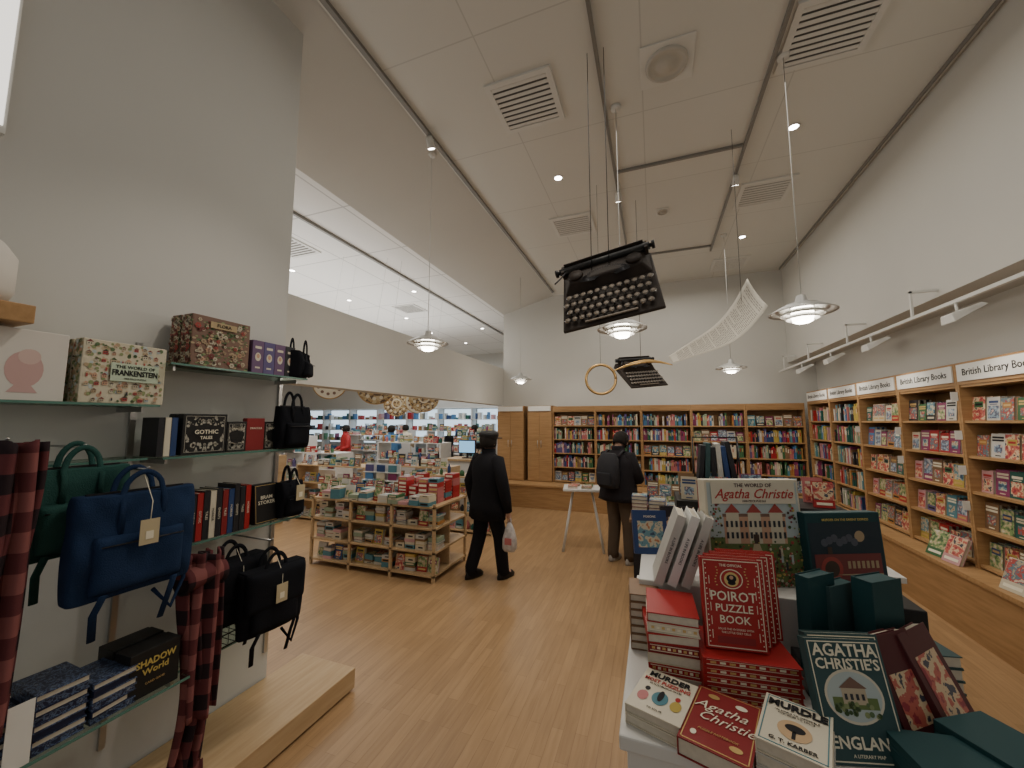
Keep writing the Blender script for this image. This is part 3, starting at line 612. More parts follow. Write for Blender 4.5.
# ---------------------------------------------------------------- bags
def bag(label,loc,rot,w,h,d,m,tag=True,flap=False,group=None,strap=True,seed=1):
    p=T('bag',label,'bag',loc,rot,group)
    b=B();rings=[];N_=24
    for k in range(N_+1):
        t=.5-.5*math.cos(pi*k/N_);z=-h*t
        s=max(.02,(1-abs(2*t-1)**7))**(1/7)
        s=.88+.12*s if 0<k<N_ else .85
        dd=d*(.52+.48*math.sin(pi*(.12+.80*t))) if 0<k<N_ else d*.38
        rings.append((0,-d/2,z,w/2*s,dd/2))
    def wob(q):
        x,y,z=q;f=.005*math.sin(17*x+9*z+seed)+.004*math.sin(31*z-13*x+2*seed)+.002*math.sin(70*x+40*z)
        sag=.006*(1-(2*x/w)**2)*(1 if z>-h*.12 else 0)
        return (x+.4*f,y+(f if y<-d/2 else -f*.4)*1.2,z-sag)
    b.loft(rings,m,48,pw=.38,fn=wob);b.obj('bag_body',p)
    def soft(x0,x1,z0,z1,yb,bul,nm,par=p):
        g=B()
        def fn(u,v):
            a=(1-abs(2*u-1)**8)*(1-abs(2*v-1)**8)
            x=x0+(x1-x0)*u;z=z0+(z1-z0)*v
            return (x,yb-bul*a**.5+.004*math.sin(25*x+14*z+seed),z)
        g.grid(fn,24,20,m);return g.obj(nm,par,solid=.008)
    soft(-w*.36,w*.36,-h*.93,-h*.40,-d*.92,.032,'front_pocket')
    if flap: 
        soft(-w*.47,w*.47,-h*.62,-.0,-d*.90,.04,'flap')
        B().box(-w*.47,w*.47,-d*.95,-d*.15,-.006,.006,m).obj('flap_top',p,bevel=.006)
    B().tube([(-w*.33,-d-.026,-h*.48),(0,-d-.028,-h*.48),(w*.33,-d-.026,-h*.48)],.003,DK,6).obj('zip',p)
    B().box(-w*.40,w*.40,-d*.54,-d*.46,-.004,.004,DK).obj('top_zip',p)
    for yy,hh in ((-d*.85,.085),(-d*.2,.10)):
        pts=[(-w*.17,yy-.012,-h*.40),(-w*.17,yy-.014,-h*.1)]+[(-w*.17+w*.34*k/12,yy,-.01+hh*math.sin(pi*k/12)**.5) for k in range(13)]+[(w*.17,yy-.014,-h*.1),(w*.17,yy-.012,-h*.40)]
        B().tube(pts,.010,m,8,sq=.5).obj('handle',p)
    if strap:
        for s in (-1,1):
            B().tube([(s*w*.28,-d-.02,-h*.93),(s*w*.30,-d*.8,-h-.05),(s*w*.27,-d*.6,-h-.15)],.012,m,8,sq=.3).obj('strap',p)
        B().tube([(w*.45,-d*.5,-h*.5),(w*.48,-d*.5,-h-.02),(w*.36,-d*.6,-h-.12),(w*.2,-d*.5,-h-.03)],.008,m,8).obj('strap',p)
    if tag:
        B().box(-.030,.030,-d-.05,-d-.047,-h*.52,-h*.52+.095,mat('kraft_tag',(.52,.44,.28),.8)).obj('price_tag',p)
        B().box(-.012,.012,-d-.052,-d-.050,-h*.52+.02,-h*.52+.05,CREAM).obj('tag_label',p)
        B().tube([(0,-d-.048,-h*.52+.09),(.01,-d-.03,-h*.1),(.0,-d*.8,.06)],.0015,CREAM,5).obj('tag_string',p)
    return p
FX=pi/2
def gshelf(y0,y1,z,x1=-2.2):
    p=T('glass_shelf','clear glass shelf on steel brackets fixed to the wall','shelf',(WX,(y0+y1)/2,z),group='glass wall shelves')
    L=(y1-y0)/2;D=x1-WX
    B().box(.0,D-.004,-L,L,-.010,0,GLASS).obj('glass_pane',p)
    B().box(D-.004,D,-L,L,-.010,0,GEDGE).obj('glass_edge',p)
    for yy in (-L+.04,L-.04): B().box(0,D-.05,yy-.006,yy+.006,-.035,-.0105,STEEL).obj('bracket',p)
gshelf(.15,1.14,1.88);gshelf(.15,1.14,1.63,-2.26);gshelf(.3,1.22,.68,-1.97)
gshelf(1.17,1.96,2.09);gshelf(1.17,1.96,1.63);gshelf(1.17,1.96,1.19);gshelf(1.3,1.96,.6)
for y in (.2,1.155,1.955):
    B().box(WX,WX+.015,y-.012,y+.012,.3,2.2,STEEL).obj('wall_upright',label='slotted steel shelving upright on the wall',category='upright',group='shelving uprights')
WB=mat('white_box',(.66,.63,.58),.5)
wa=B();wa.pd(.04,.12,.05,mat('pale_pink',(.55,.36,.34),.5),1,rz=.07,n=20).pd(.05,.17,.03,mat('blush',(.62,.46,.42),.5),2,n=16).pt(0,.08,.03,.09,mat('pale_pink',(.5,.3,.3),.5),2)
pbox('white puzzle box with pale pink illustration',(-2.27,.69,1.881),(0,0,FX),.30,.275,.10,WB,WB,[],art=wa)
for k in range(2):
    pbox('village scene puzzle box with pale title plate',(-2.26-.078*k,1.03,1.881),(0,0,FX+R(3)),.30,.275,.07,AC['pale'],AC['pale'],[('THE WORLD OF',.020,INK,.03,.165,.15,.01),('FRANKENSTEIN',.034,INK,.03,.138,.17,.03),('1000-PIECE PUZZLE',.010,INK,.03,.113,.13,0)],plate=(-.06,.12,.10,.182,mat('mint_plate',(.50,.60,.46),.6)),group='village scene puzzle boxes',art=art_village(.29,.268,.004,2+k),art2=art_village(.05,.268,.004,8))
for k in range(2):
    pbox('muted floral puzzle box with gold plate',(-2.24-.092*k,1.42,2.091),(0,0,FX),.30,.275,.085,AC['roof'],AC['roof'],[('FLORA',.025,INK,0,.232,.12,.01)],plate=(-.07,.07,.215,.25,mat('gold_plate',(.42,.32,.18),.5)),group='muted floral puzzle boxes',art=art_floral(.295,.268,.004,5+k),art2=art_floral(.07,.268,.004,15))
VI=mat('violet_box',(.15,.09,.18),.5)
for k in range(4):
    fa=B();fa.pd(0,.10,.018,CREAMC,1,rz=.026,n=16).pd(0,.105,.010,AC['peach'],2,rz=.014,n=12).pr(-.02,.02,.15,.165,CREAMC,1).pr(-.015,.015,.03,.04,CREAMC,1)
    pbox('small purple card game box with portrait',(-2.24,1.63+k*.073,2.091),(0,0,FX),.066,.20,.09,VI,[VI,CM[13],VI,CM[4]][k],[],group='small purple boxes',cat='game box',art=fa)
bag('black canvas pouch standing on the glass shelf',(-2.33,1.905,2.275),(0,0,FX+R(30)),.19,.18,.13,BLKC,tag=False,strap=False)
for k in range(2):
    pbox('black and white patterned gothic gift box',(-2.24-.065*k,1.37,1.631),(0,0,FX),.21,.21,.055,INK,BLACK,[('GOTHIC',.03,CREAM,0,.115,.14,.02),('TALES',.022,CREAM,0,.085,.14,.02)],group='black gothic gift boxes',cat='gift box',art=art_gothic(.205,.205,.002))
for k in range(3):
    pbox('small black card box with white emblem',(-2.24-.003*k,1.535+.112*k,1.631),(0,0,FX),.105,.17+.02*(k%2),.04,INK,[BLACK,DRED,BLACK][k],[('DRACULA',.016,CREAM,0,.13,.085,.01)],cat='card box',group='small black card boxes',art=art_gothic(.095,.16,.003) if k!=1 else None)
for k in range(3):
    nbook('small dark hardback standing spine out on the glass shelf',(-2.31,1.19+k*.028,1.631),(0,0,pi),.13,.19,.026,[CM[4],CREAMC,CM[1]][k],[],group='dark hardbacks on the glass shelf')
RB=[CM[4],REDC,CM[4],CREAMC,DRED,CM[4],CM[0],CM[4],CREAMC,CM[4],DRED,CM[1],CM[4],CM[4],REDC]
NM={id(CM[4]):'black',id(REDC):'scarlet',id(CREAMC):'cream',id(DRED):'dark red',id(CM[0]):'red',id(CM[1]):'navy'}
for k in range(15):
    t=.029;y=1.185+k*.0315
    v=nbook(NM[id(RB[k])]+' hardback standing spine out on the glass shelf',(-2.29,y,1.191),(0,0,pi),.15,random.uniform(.235,.265),t,RB[k],[],group='gothic books on the glass shelf')
    TXT(random.choice(('GOTHIC','GHOSTS','HORROR','TALES')),.016,CREAM if RB[k]!=CREAMC else INK,v,(-.0765,t/2,.12),rot=(pi/2,pi/2,-pi/2),name='spine_title')
for k in range(2): nbook('black gothic hardback faced out on the glass shelf',(-2.235-.035*k,1.75,1.191),(R(-6),0,FX),.15,.23,.03,BLACK,[('BRAM',.03,CREAM,0,.15,.12,.01),('STOKER',.03,CREAM,0,.12,.12,.01)],border=GOLD,group='faced-out gothic hardbacks')
def hook(x,y,z):
    B().cyl((WX+.01,0,0),(x,0,0),.005,STEEL,8).tube([(x,0,0),(x+.012,0,.012)],.005,STEEL,8).obj('display_hook',loc=(0,y,z),label='straight steel display hook holding merchandise',category='hook',group='display hooks')
hook(-1.96,.99,1.605);hook(-2.12,.86,1.70)
bag('teal green canvas work bag hanging from a hook',(-2.175,.855,1.625),(0,0,FX),.31,.33,.09,GREENC,tag=False,seed=3)
bag('navy canvas work bag with kraft paper tag',(-2.05,.985,1.525),(0,0,FX+R(-4)),.38,.385,.13,NAVYC,seed=5)
hook(-2.0,1.60,1.15)
bag('black canvas satchel with flap and cream tag',(-2.22,1.51,1.06),(0,0,FX),.34,.33,.10,BLKC,flap=True,seed=2)
bag('black canvas satchel with flap and cream tag',(-2.08,1.65,1.0),(0,0,FX+R(-8)),.34,.33,.10,BLKC,flap=True,seed=7)
bag('black canvas backpack hanging behind the satchels',(-2.27,1.87,1.90),(0,0,FX),.22,.27,.11,BLKC,tag=False,strap=False,seed=4)
bag('small black canvas pouch with cream tag on the shelf',(-2.28,1.89,1.42),(0,0,FX),.16,.22,.10,BLKC,tag=True,strap=False,seed=6)
def scarf(label,loc,rz,w,L,seed):
    p=T('scarf',label,'scarf',loc,(0,0,rz));rd=random.Random(seed);ph=rd.random()*6
    def fn(u,v):
        z=-L*v;ww=w*(.80+.20*math.sin(2.4*v+ph));a=(u-.5)*ww
        return (a+.02*math.sin(6*v+ph),-.030*math.cos(u*6*pi+ph+1.5*v)-.02*math.sin(4*v)-.05-.02*math.cos((u-.5)*pi),z)
    B().grid(fn,48,40,PLAID).obj('cloth',p,solid=.010)
    def fn2(u,v):
        z=-L*.74*v;a=(u-.5)*w*(.62+.12*math.sin(3*v))+w*.10
        return (a,-.022*math.cos(u*4*pi+ph+1+v)-.10-.02*math.cos((u-.5)*pi),z+.01*math.sin(u*9))
    B().grid(fn2,32,30,PLAID).obj('front_fold',p,solid=.010)
    def fn3(u,v):
        th=2*pi*u;return ((v-.5)*w*.95,-.085+.055*math.cos(th)*(1+.2*math.sin(5*v)),-.11+.05*math.sin(th)+.02*math.sin(3*v))
    if seed==5: B().grid(fn3,16,14,PLAID).obj('knot',p,solid=.006)
    fr=B()
    for k in range(26):
        x=-w*.42+w*.84*k/25;fr.tube([(x,-.05,-L+.01),(x+.004,-.05,-L-.05)],.003,PLAID,5)
    fr.obj('fringe',p)
scarf('dusty red plaid wool scarf hanging full length',(-2.10,.63,1.73),FX,.17,1.25,3)
scarf('dull red and black plaid wool scarf hanging in folds',(-2.10,1.27,1.185),FX,.19,.97,5)
hook(-2.02,.63,1.735);hook(-2.02,1.27,1.165)
SB=mat('midnight_box',(.016,.022,.055),.45)
for k in range(3):
    for q in range(6+(k%2)*2):
        nbook('slim midnight blue patterned notebook in a stack',(-1.99,.68+k*.145,.682+q*.024+.0235),(-pi/2,0,FX+R(4*k-4+random.uniform(-3,3))),.135,.19,.023,STARP if (q+k)%3 else SB,[],group='stacked midnight notebooks',plain=q%2==0)
for q in range(2):
    pbox('black box set with gold lettering',(-2.0-.12*q,1.10,.681),(0,0,FX),.17,.18,.11,BLACK,BLACK,[('SHADOW',.036,AC['yellow'],0,.13,.14,.03),('World',.034,AC['yellow'],0,.095,.12,.02),('CARD GAME',.012,GOLD,0,.05,.1,0)],group='black gold box sets',cat='game box')
B().box(-.0015,.0015,-.03,.03,0,.2,CARD).obj('price_card',loc=(-1.975,.72,.682),label='tall white price card standing on the glass shelf',category='price card')
p=T('wire_basket','black wire basket on the lower glass shelf','basket',(-2.32,1.66,.601))
for z in (0,.06,.12):
    B().tube([(-.12,-.2,z),(.12,-.2,z),(.12,.2,z),(-.12,.2,z),(-.12,-.2,z)],.004,BLACK,6).obj('rim_wire',p)
b=B()
for k in range(11):
    yy=-.2+k*.04;b.tube([(.12,yy,0),(.12,yy,.12)],.002,BLACK,5).tube([(-.12,yy,.12),(-.12,yy,0),(.12,yy,0)],.002,BLACK,5)
b.obj('mesh_wires',p)
B().box(WX,-2.2,.35,.72,2.17,2.24,OAKH).obj('wall_ledge',label='chunky oak ledge fixed high on the wall',category='ledge',bevel=.004)
p=T('display_vase','white ceramic jar on the oak ledge','jar',(-2.32,.60,2.24))
B().lathe([(.001,0),(.075,0),(.095,.05),(.095,.18),(.07,.22),(.055,.24),(.05,.24),(.001,.2)],WB).obj('jar_body',p)
p=T('lit_edge_panel','tall white panel with added glow for a lit wall edge','lit edge panel',(WX,.37,2.95))  # stands in for a brightly lit wall edge; the glow is added, no lamp
B().box(0,.04,-.25,.28,0,1.6,WHITEM).obj('frame',p);B().box(.04,.045,-.23,.27,.03,1.57,mat('panel_glow',(1,1,1),.5,emit=(1,.95,.87),es=1.4)).obj('glow_face',p)
# ---------------------------------------------------------------- island unit
p=T('display_gondola','low pale wood shelving island with open shelves','display unit',(-3.28,4.3,0))
W2=.915;D2=.40
for x in (-W2,-W2/3,W2/3,W2-.03):
    for y in (-D2,D2-.03): B().box(x,x+.03,y,y+.03,0,.86,PLY).obj('post',p)
for z in (.07,.32,.58,.82):
    B().box(-W2-.0,W2,-D2+.0,D2,z-.01,z+.012,PLY).obj('shelf',p)
B().box(-W2+.03,W2-.03,-.01,.01,.09,.8,PLY).obj('divider_panel',p)
SMALL=[]
for i,c in enumerate((0,3,7,2,16,6,11,0,12,10,9,4,8,1)):
    t=random.uniform(.02,.045);SMALL.append(mkv(.13,.17,t,CM[c],PIC[i%5],BANDS[i%6],(i+2)%4))
BX=[]
for i,c in enumerate((0,12,3,10,6,0,9,14,11,5)):
    bb=B();t=.035+.01*(i%3);bb.box(-.065,.065,0,t,0,.15,CM[c]).box(-.05,.05,t*.25,t*.75,-.0008,0,BANDS[i%5]).box(-.05,.05,-.0008,0,.03,.12,PIC[i%5]);BX.append((bb.mesh('gift_box'),.13,.15,t,bb))
PB_=[]
for i,c in enumerate((3,7,14,3,11,16,7,6)):
    bb=B();t=.022+.012*(i%4);bb.box(-.06-.004*(i%3),.06+.004*(i%2),0,t,0,.15,CM[c]);
    if i%3==0: bb.box(-.02,.04,t*.35,t*.65,-.0008,0,[CM[4],CM[1],CM[11]][i%3])
    bb.box(-.05,.05,-.0008,0,.03,.12,PIC[i%5]);PB_.append((bb.mesh('gift_box'),.13,.15,t,bb))
def gift(v,loc,rot,label,group): return O('gift_box',v[0],None,loc,rot,label=label,category='gift box',group=group)
for bay in range(3):
    for z in (.082,.332,.592):
        for st in range(4):
            if random.random()<.08: continue
            zz=z;x=-3.28-W2+.03+bay*.61+.085+st*.142;lim=z+random.uniform(.09,.205);yo=random.uniform(0,.07)
            if random.random()<.2:
                book(random.choice(SMALL),(x,3.94+yo,z+.001),(R(-9),0,R(random.uniform(-6,6))),'small gift book standing on the island shelf','standing gift books on the island');continue
            for q in range(5):
                rr=random.random();rt=(-pi/2,0,R(random.uniform(-9,9)))
                v=random.choice(PB_) if rr<.55 else (random.choice(BX[2:]) if rr<.68 else random.choice(SMALL))
                if zz+v[3]>lim: break
                zz+=v[3]+.001
                if rr<.68: gift(v,(x,3.92+yo,zz),rt,'small pale gift box stacked on the island shelf' if rr<.55 else 'small coloured gift box stacked on the island shelf','stacked gift boxes on the island')
                else: book(v,(x,3.92+yo,zz),rt,'small gift book stacked on the island shelf','stacked gift books on the island')
for z in (.082,.332,.592):
    for st in range(3):
        zz=z
        for q in range(4):
            v=random.choice(PB_+BX[:3])
            if zz+v[3]>z+.2: break
            zz+=v[3]+.001;gift(v,(-2.56,4.19+st*.16,zz),(-pi/2,0,pi/2),'small pale gift box stacked on the island shelf','stacked gift boxes on the island')
for k in range(48):
    x=-4.1+(k%12)*.145;y=3.97+(k//12)*.19
    rt=R(random.uniform(-10,10));red=x>-3.0
    if k%3==0 and not red: v=random.choice(SMALL);book(v,(x,y,.833),(R(-10),0,rt),'small gift book standing on the island top','gift books on the island top')
    else:
        zz=.833
        for q in range(1+k%3+(3 if red and k//12>0 else 0)):
            v=BX[random.choice((0,5,1))] if red and k//12>0 and random.random()<.85 else random.choice(PB_+BX[2:5])
            zz+=v[3]+.001;gift(v,(x,y-.08,zz),(-pi/2,0,rt),'coloured gift box lying on the island top','gift boxes on the island top')
p=T('counter_display','white tiered counter display with cards','display stand',(-3.7,4.66,.833))
B().box(-.3,.3,0,.02,0,.36,WHITE).obj('back_board',p)
for k in range(3): B().box(-.3,.3,-.12+.03*k,0,.02+.11*k,.03+.11*k,WHITE).obj('tier',p)
for k in range(9): B().box(-.27+.2*(k%3),-.13+.2*(k%3),-.05,-.04,.035+.11*(k//3),.13+.11*(k//3),CM[(k*5)%17]).obj('greeting_card',p)
# ---------------------------------------------------------------- trestle table
p=T('trestle_table','small white folding trestle table','table',(-1.02,5.75,0),(0,0,R(10)))
B().box(-.27,.27,-.23,.23,.82,.85,WHITE).obj('table_top',p,bevel=.003)
for s in (-1,1):
    for q in (-1,1):
        B().tube([(s*.13,q*.02,.82),(s*.28,q*.24,.0)],.018,WHITE,8).obj('leg',p)
    B().tube([(s*.22,-.14,.32),(s*.22,.14,.32)],.012,WHITE,8).obj('crossbar',p)
for k in range(4):
    v=random.choice(VAR);book(v,(-1.13+k%2*.2,5.58+(k//2)*.2,.851+v[3]),(-pi/2,0,R(8)),'book lying flat on the trestle table','books on the trestle table')
# ---------------------------------------------------------------- adjacent shop
gifts=B()
ALL=SMALL+BX+VAR[:12]+PB_
def gond(x,y,w,d,h,n,seed,m=None):
    rd=random.Random(seed);m=m or WHITE
    p=T('display_unit','freestanding shop unit full of colourful gifts','display unit',(x,y,0),group='freestanding gift units')
    for xx in (-w/2,w/2-.03): B().box(xx,xx+.03,-d/2,d/2,0,h,m).obj('side_panel',p)
    for k in range(n):
        z=.05+(h-.05)*k/(n-1);B().box(-w/2+.03,w/2-.03,-d/2,d/2,z-.02,z,m).obj('shelf',p)
        xx=x-w/2+.06
        while xx<x+w/2-.06:
            ty=rd.random()
            if ty<.40:
                v=rd.choice(ALL);gifts.merge(v[4],XF((xx+.05,y-d/2+.06,z+.001),(R(-6),0,R(rd.uniform(-12,12)))));xx+=.13
            elif ty<.62:
                zz=z
                for q in range(rd.randint(2,4)):
                    v=rd.choice(PB_+BX);zz+=v[3];gifts.merge(v[4],XF((xx+.05,y-d/2+.06,zz+.001),(-pi/2,0,rd.uniform(-.1,.1))))
                xx+=.15
            elif ty<.86:
                r=rd.uniform(.025,.045);hh=rd.uniform(.07,.2);gifts.lathe([(.001,0),(r,0),(r,hh*.7),(r*.5,hh*.85),(r*.5,hh),(.001,hh)],rd.choice(CM+[STEEL,CARD]),10,Matrix.Translation((xx+.04,y-d/2+.1,z+.001)));xx+=.1
            else: xx+=rd.uniform(.05,.16)
gond(-5.6,5.8,1.6,.5,1.0,4,1,PLY);gond(-4.3,6.6,1.4,.5,.95,4,2,PLY);gond(-7.4,7.0,1.6,.5,1.1,4,3);gond(-5.6,8.2,1.8,.5,1.3,4,4);gond(-4.1,8.7,.8,.4,1.3,4,6,CM[4]);gond(-3.0,6.0,1.1,.45,.9,4,8,PLY)
gond(-8,9.8,2,.5,1.4,4,5);gond(-10,8.3,1.8,.5,1.4,5,7);gond(-6,11.5,2.4,.5,1.5,5,9);gond(-9.5,12,2.4,.5,1.5,5,10);gond(-5.0,10.0,1.3,.5,1.4,4,12,CM[4]);gond(-6.9,5.0,1.2,.5,1.2,4,14,PLY)
p=T('gift_display_unit','long backlit display unit with shelves of gifts','display unit',(-8,13.4,0))
BL=mat('backlight_blue',(.5,.55,.56),.5,emit=(.68,.86,1),es=1.3)
B().box(-7.5,4.4,.4,.45,0,2.4,WHITE).obj('back_panel',p)
for k in range(8): B().box(-7.4+k*1.48,-6.1+k*1.48,.39,.399,.9,2.3,BL).obj('light_box',p)
for z in (.1,.55,1.0,1.45,1.9,2.35): B().box(-7.5,4.4,0,.4,z-.02,z,WHITE).obj('shelf',p)
for k in range(9): B().box(-7.5+k*1.48,-7.45+k*1.48,0,.4,0,2.35,WHITE).obj('divider',p)
for z in (.1,.55,1.0,1.45,1.9):
    x=-15.3
    while x<-3.8:
        w=random.uniform(.04,.13);h=random.uniform(.07,.30);gifts.box(x,x+w,13.45,13.65,z,z+h,random.choice(CM+[STEEL,CARD,WHITE,CM[15],CM[6]]));x+=w+random.uniform(.02,.20)
gifts.obj('boxed_gifts',kind='stuff',label='rows of colourful boxed gifts on the shop units',category='gifts')
stuff.obj('book_rows',kind='stuff',label='dense rows of multicoloured book spines on oak shelves',category='books')
ORN=pic('ornament_a',[(.40,.27,.12),(.12,.07,.04),(.5,.4,.24)],28)
for k,(x,y,z,r) in enumerate(((-4.07,4.9,2.36,.28),(-4.7,4.6,2.40,.24),(-4.3,6.6,2.28,.28),(-6,8,2.25,.3),(-5.0,7.4,2.25,.25))):
    p=T('hanging_sign','round hanging sign with ornament pattern','sign',(x,y,z),(0,R(6),R(35)),group='round hanging signs')
    X=Matrix.Rotation(pi/2,4,'X');m=[ORN,CREAMC,ORN,ORN,CREAMC][k]
    B().lathe([(.001,-.01),(r,-.01),(r,.01),(.001,.01)],m,40,X,sm=False).obj('disc',p)
    B().lathe([(r,-.014),(r+.015,0),(r,.014)],GOLD,32,X).obj('rim',p)
    b=B()
    for j in range(12): 
        a_=j*pi/6;b.pd(math.cos(a_)*r*.72,math.sin(a_)*r*.72,r*.10,AC['roof'] if m!=ORN else CREAMC,30,n=10)
    b.pd(0,0,r*.4,AC['roof'] if m!=ORN else CREAMC,30,n=24);b.pd(0,0,r*.3,m,31,n=24);b.obj('ornament',p)
    for s in(-1,1): B().cyl((s*r*.5,0,r*.85),(s*r*.4,0,4.45-z),.002,STEEL,5).obj('wire',p)
p=T('till_counter','white till counter with wooden top','counter',(-3.6,7.4,0))
B().box(-.5,.5,-.25,.25,0,1.0,WHITE).obj('body',p);B().box(-.54,.54,-.29,.29,1.0,1.04,PLY).obj('counter_top',p)
p=T('till_screen','small touchscreen till on the counter','monitor',(-3.7,7.35,1.04))
B().box(-.1,.1,-.06,.06,0,.02,BLACK).box(-.02,.02,-.01,.01,.02,.15,BLACK).obj('stand',p)
B().box(-.2,.2,-.03,0,.1,.38,BLACK).obj('casing',p,bevel=.004);B().box(-.18,.18,-.032,-.03,.12,.36,mat('screen_blue',(.1,.3,.5),.3,emit=(.3,.6,.9),es=1.0)).obj('screen',p)
# ---------------------------------------------------------------- typewriters
TYP=mat('typewriter_enamel',(.030,.022,.018),.6,.0,var=.3,vs=9,spec=.2)
KEYW=mat('key_face',(.20,.165,.13),.5)
def typewriter(label,loc,rot,s,wires,keys=True):
    p=T('hanging_typewriter',label,'typewriter model',loc,rot)
    def sc(b):
        b.v=[v*s for v in b.v];return b
    b=B();b.add([(-.46,-.40,-.0),(.46,-.40,-.0),(.44,.34,-.0),(-.44,.34,-.0),(-.46,-.41,.035),(.46,-.41,.035),(.44,.06,.10),(-.44,.06,.10),(.44,.34,.12),(-.44,.34,.12)],[(3,2,1,0),(0,1,5,4),(4,5,6,7),(7,6,8,9),(8,2,3,9),(1,2,8,6),(1,6,5),(0,7,9),(0,9,3),(0,4,7)],TYP)
    sc(b).obj('base_frame',p,bevel=.015*s)
    b=B();b.add([(-.43,.04,.09),(.43,.04,.09),(.43,.32,.11),(-.43,.32,.11),(-.34,.10,.20),(.34,.10,.20),(.36,.28,.21),(-.36,.28,.21)],[(3,2,1,0),(0,1,5,4),(1,2,6,5),(2,3,7,6),(3,0,4,7),(4,5,6,7)],TYP)
    sc(b).obj('upper_housing',p,bevel=.02*s,seg=3)
    b=B()
    for k in range(29):
        a=pi*(k+.5)/29;b.tube([(.24*math.cos(a),.05+.15*math.sin(a),.205),(.10*math.cos(a),.05+.05*math.sin(a),.185)],.004,DK,5)
    sc(b).obj('type_bars',p)
    b=B();b.tube([(-.44,.29,.22),(.44,.29,.22)],.036,BLACK,16);sc(b).obj('platen_roller',p)
    b=B();b.box(-.42,.42,.24,.36,.16,.19,TYP).box(-.42,-.39,.24,.34,.19,.25,TYP).box(.39,.42,.24,.34,.19,.25,TYP).box(-.39,.39,.335,.345,.19,.27,TYP);sc(b).obj('carriage',p)
    for q in (-1,1):
        b=B();b.tube([(q*.44,.29,.22),(q*.455,.29,.22),(q*.46,.29,.22),(q*.485,.29,.22)],[.02,.02,.04,.04],BLACK,16);sc(b).obj('platen_knob',p)
        b=B();b.lathe([(.001,.02),(.07,.02),(.075,.0),(.001,0)],TYP,24,Matrix.Translation((q*.28,.18,.205)));sc(b).obj('ribbon_spool',p)
    b=B();b.tube([(-.38,.22,.24),(-.46,.12,.24),(-.48,.08,.25)],.008,DK,8);sc(b).obj('return_lever',p)
    kb=B();kb.lathe([(.001,.0),(.024,0),(.027,.004),(.024,.010),(.001,.009)],KEYW,16).lathe([(.027,-.002),(.031,.004),(.027,.011)],STEEL,16).cyl((0,0,-.03),(0,0,0),.004,DK,6)
    km=sc(kb).mesh('key')
    for r_ in range(4):
        for k in range(12):
            x=-.40+k*.069+(r_%2)*.03;y=-.31+r_*.09;z=.075+r_*.016
            O('key',km,p,(x*s,y*s,z*s))
    b=B();b.box(-.24,.24,-.375,-.352,.05,.065,KEYW);sc(b).obj('space_bar',p,bevel=.004)
    Rm=Euler(rot).to_matrix();inv=Rm.inverted()
    for (x,y,z) in wires:
        st_=Vector((x*s,y*s,z*s));wp=Rm@st_+Vector(loc)
        en=inv@(Vector((wp.x,wp.y,H))-Vector(loc))
        B().cyl(tuple(st_),tuple(en),.003,BLACK,6).obj('wire',p)
    return p
typewriter('large dark typewriter model suspended face down by wires',(-.29,3.00,2.78),(R(56),R(-9),R(-3)),.80,((.05,.2,.21),(-.12,.2,.21)))
typewriter('smaller dark typewriter model suspended by thin wires',(-.17,5.3,2.40),(R(42),R(-6),R(40)),.62,((.1,.2,.21),))
p=T('hanging_ring','brass ring ornament with curling gold ribbon','hanging ornament',(-.60,4.80,2.32))
b=B();b.tube([(.18*math.cos(2*pi*k/40),0,.18*math.sin(2*pi*k/40)) for k in range(41)],.017,BRASS,10,X=Matrix.Rotation(R(15),4,'Z'));b.obj('ring',p)
def rib(u,v):
    x=.16+.66*u;w=.012+.03*math.sin(pi*u)
    return (x,.05*math.sin(4*u),.10+.10*math.sin(pi*u*.9)+w*(v-.5))
B().grid(rib,30,3,BRASS).obj('gold_ribbon',p,solid=.006)
B().cyl((0,0,.18),(0,0,H-2.32),.002,BLACK,6).obj('wire',p)
p=T('hanging_page','long curling printed page suspended from the ceiling','paper ornament',(.2,4.35,2.45))
PAPER=mat('page_paper',(.66,.63,.56),.8)
def page(u,v):
    x=-.02+.83*u;z=.0+.12*u+.52*u**2.1+.03*math.sin(2*pi*u);w=.08+.24*u
    return (x+(v-.5)*w*-.50,-.06*math.sin(pi*u)+.04*u*math.sin(3*v),z+(v-.5)*w*.95)
B().grid(page,44,8,PAPER).obj('sheet',p,solid=.002)
def pn(u,v,s):
    P=Vector(page(u,v));d1=Vector(page(u+.01,v))-P;d2=Vector(page(u,v+.01))-P;n=d1.cross(d2).normalized()
    return tuple(P+n*s)
b=B();rd=random.Random(3)
for k in range(6,72):
    u=k/74+.002
    if k%17==0: continue
    c0=.1;end=.9 if k%6 else .55
    while c0<end-.05:
        L=rd.uniform(.04,.13);c1=min(end,c0+L)
        for s_ in (-.0025,.0025): b.grid(lambda a,c:pn(u+a*.0048,c0+(c1-c0)*c,s_),1,2,GREYI)
        c0=c1+.028
b.obj('printed_text',p)
B().cyl((.66,-.03,.55),(.66,-.03,H-2.45),.002,BLACK,6).obj('wire',p)
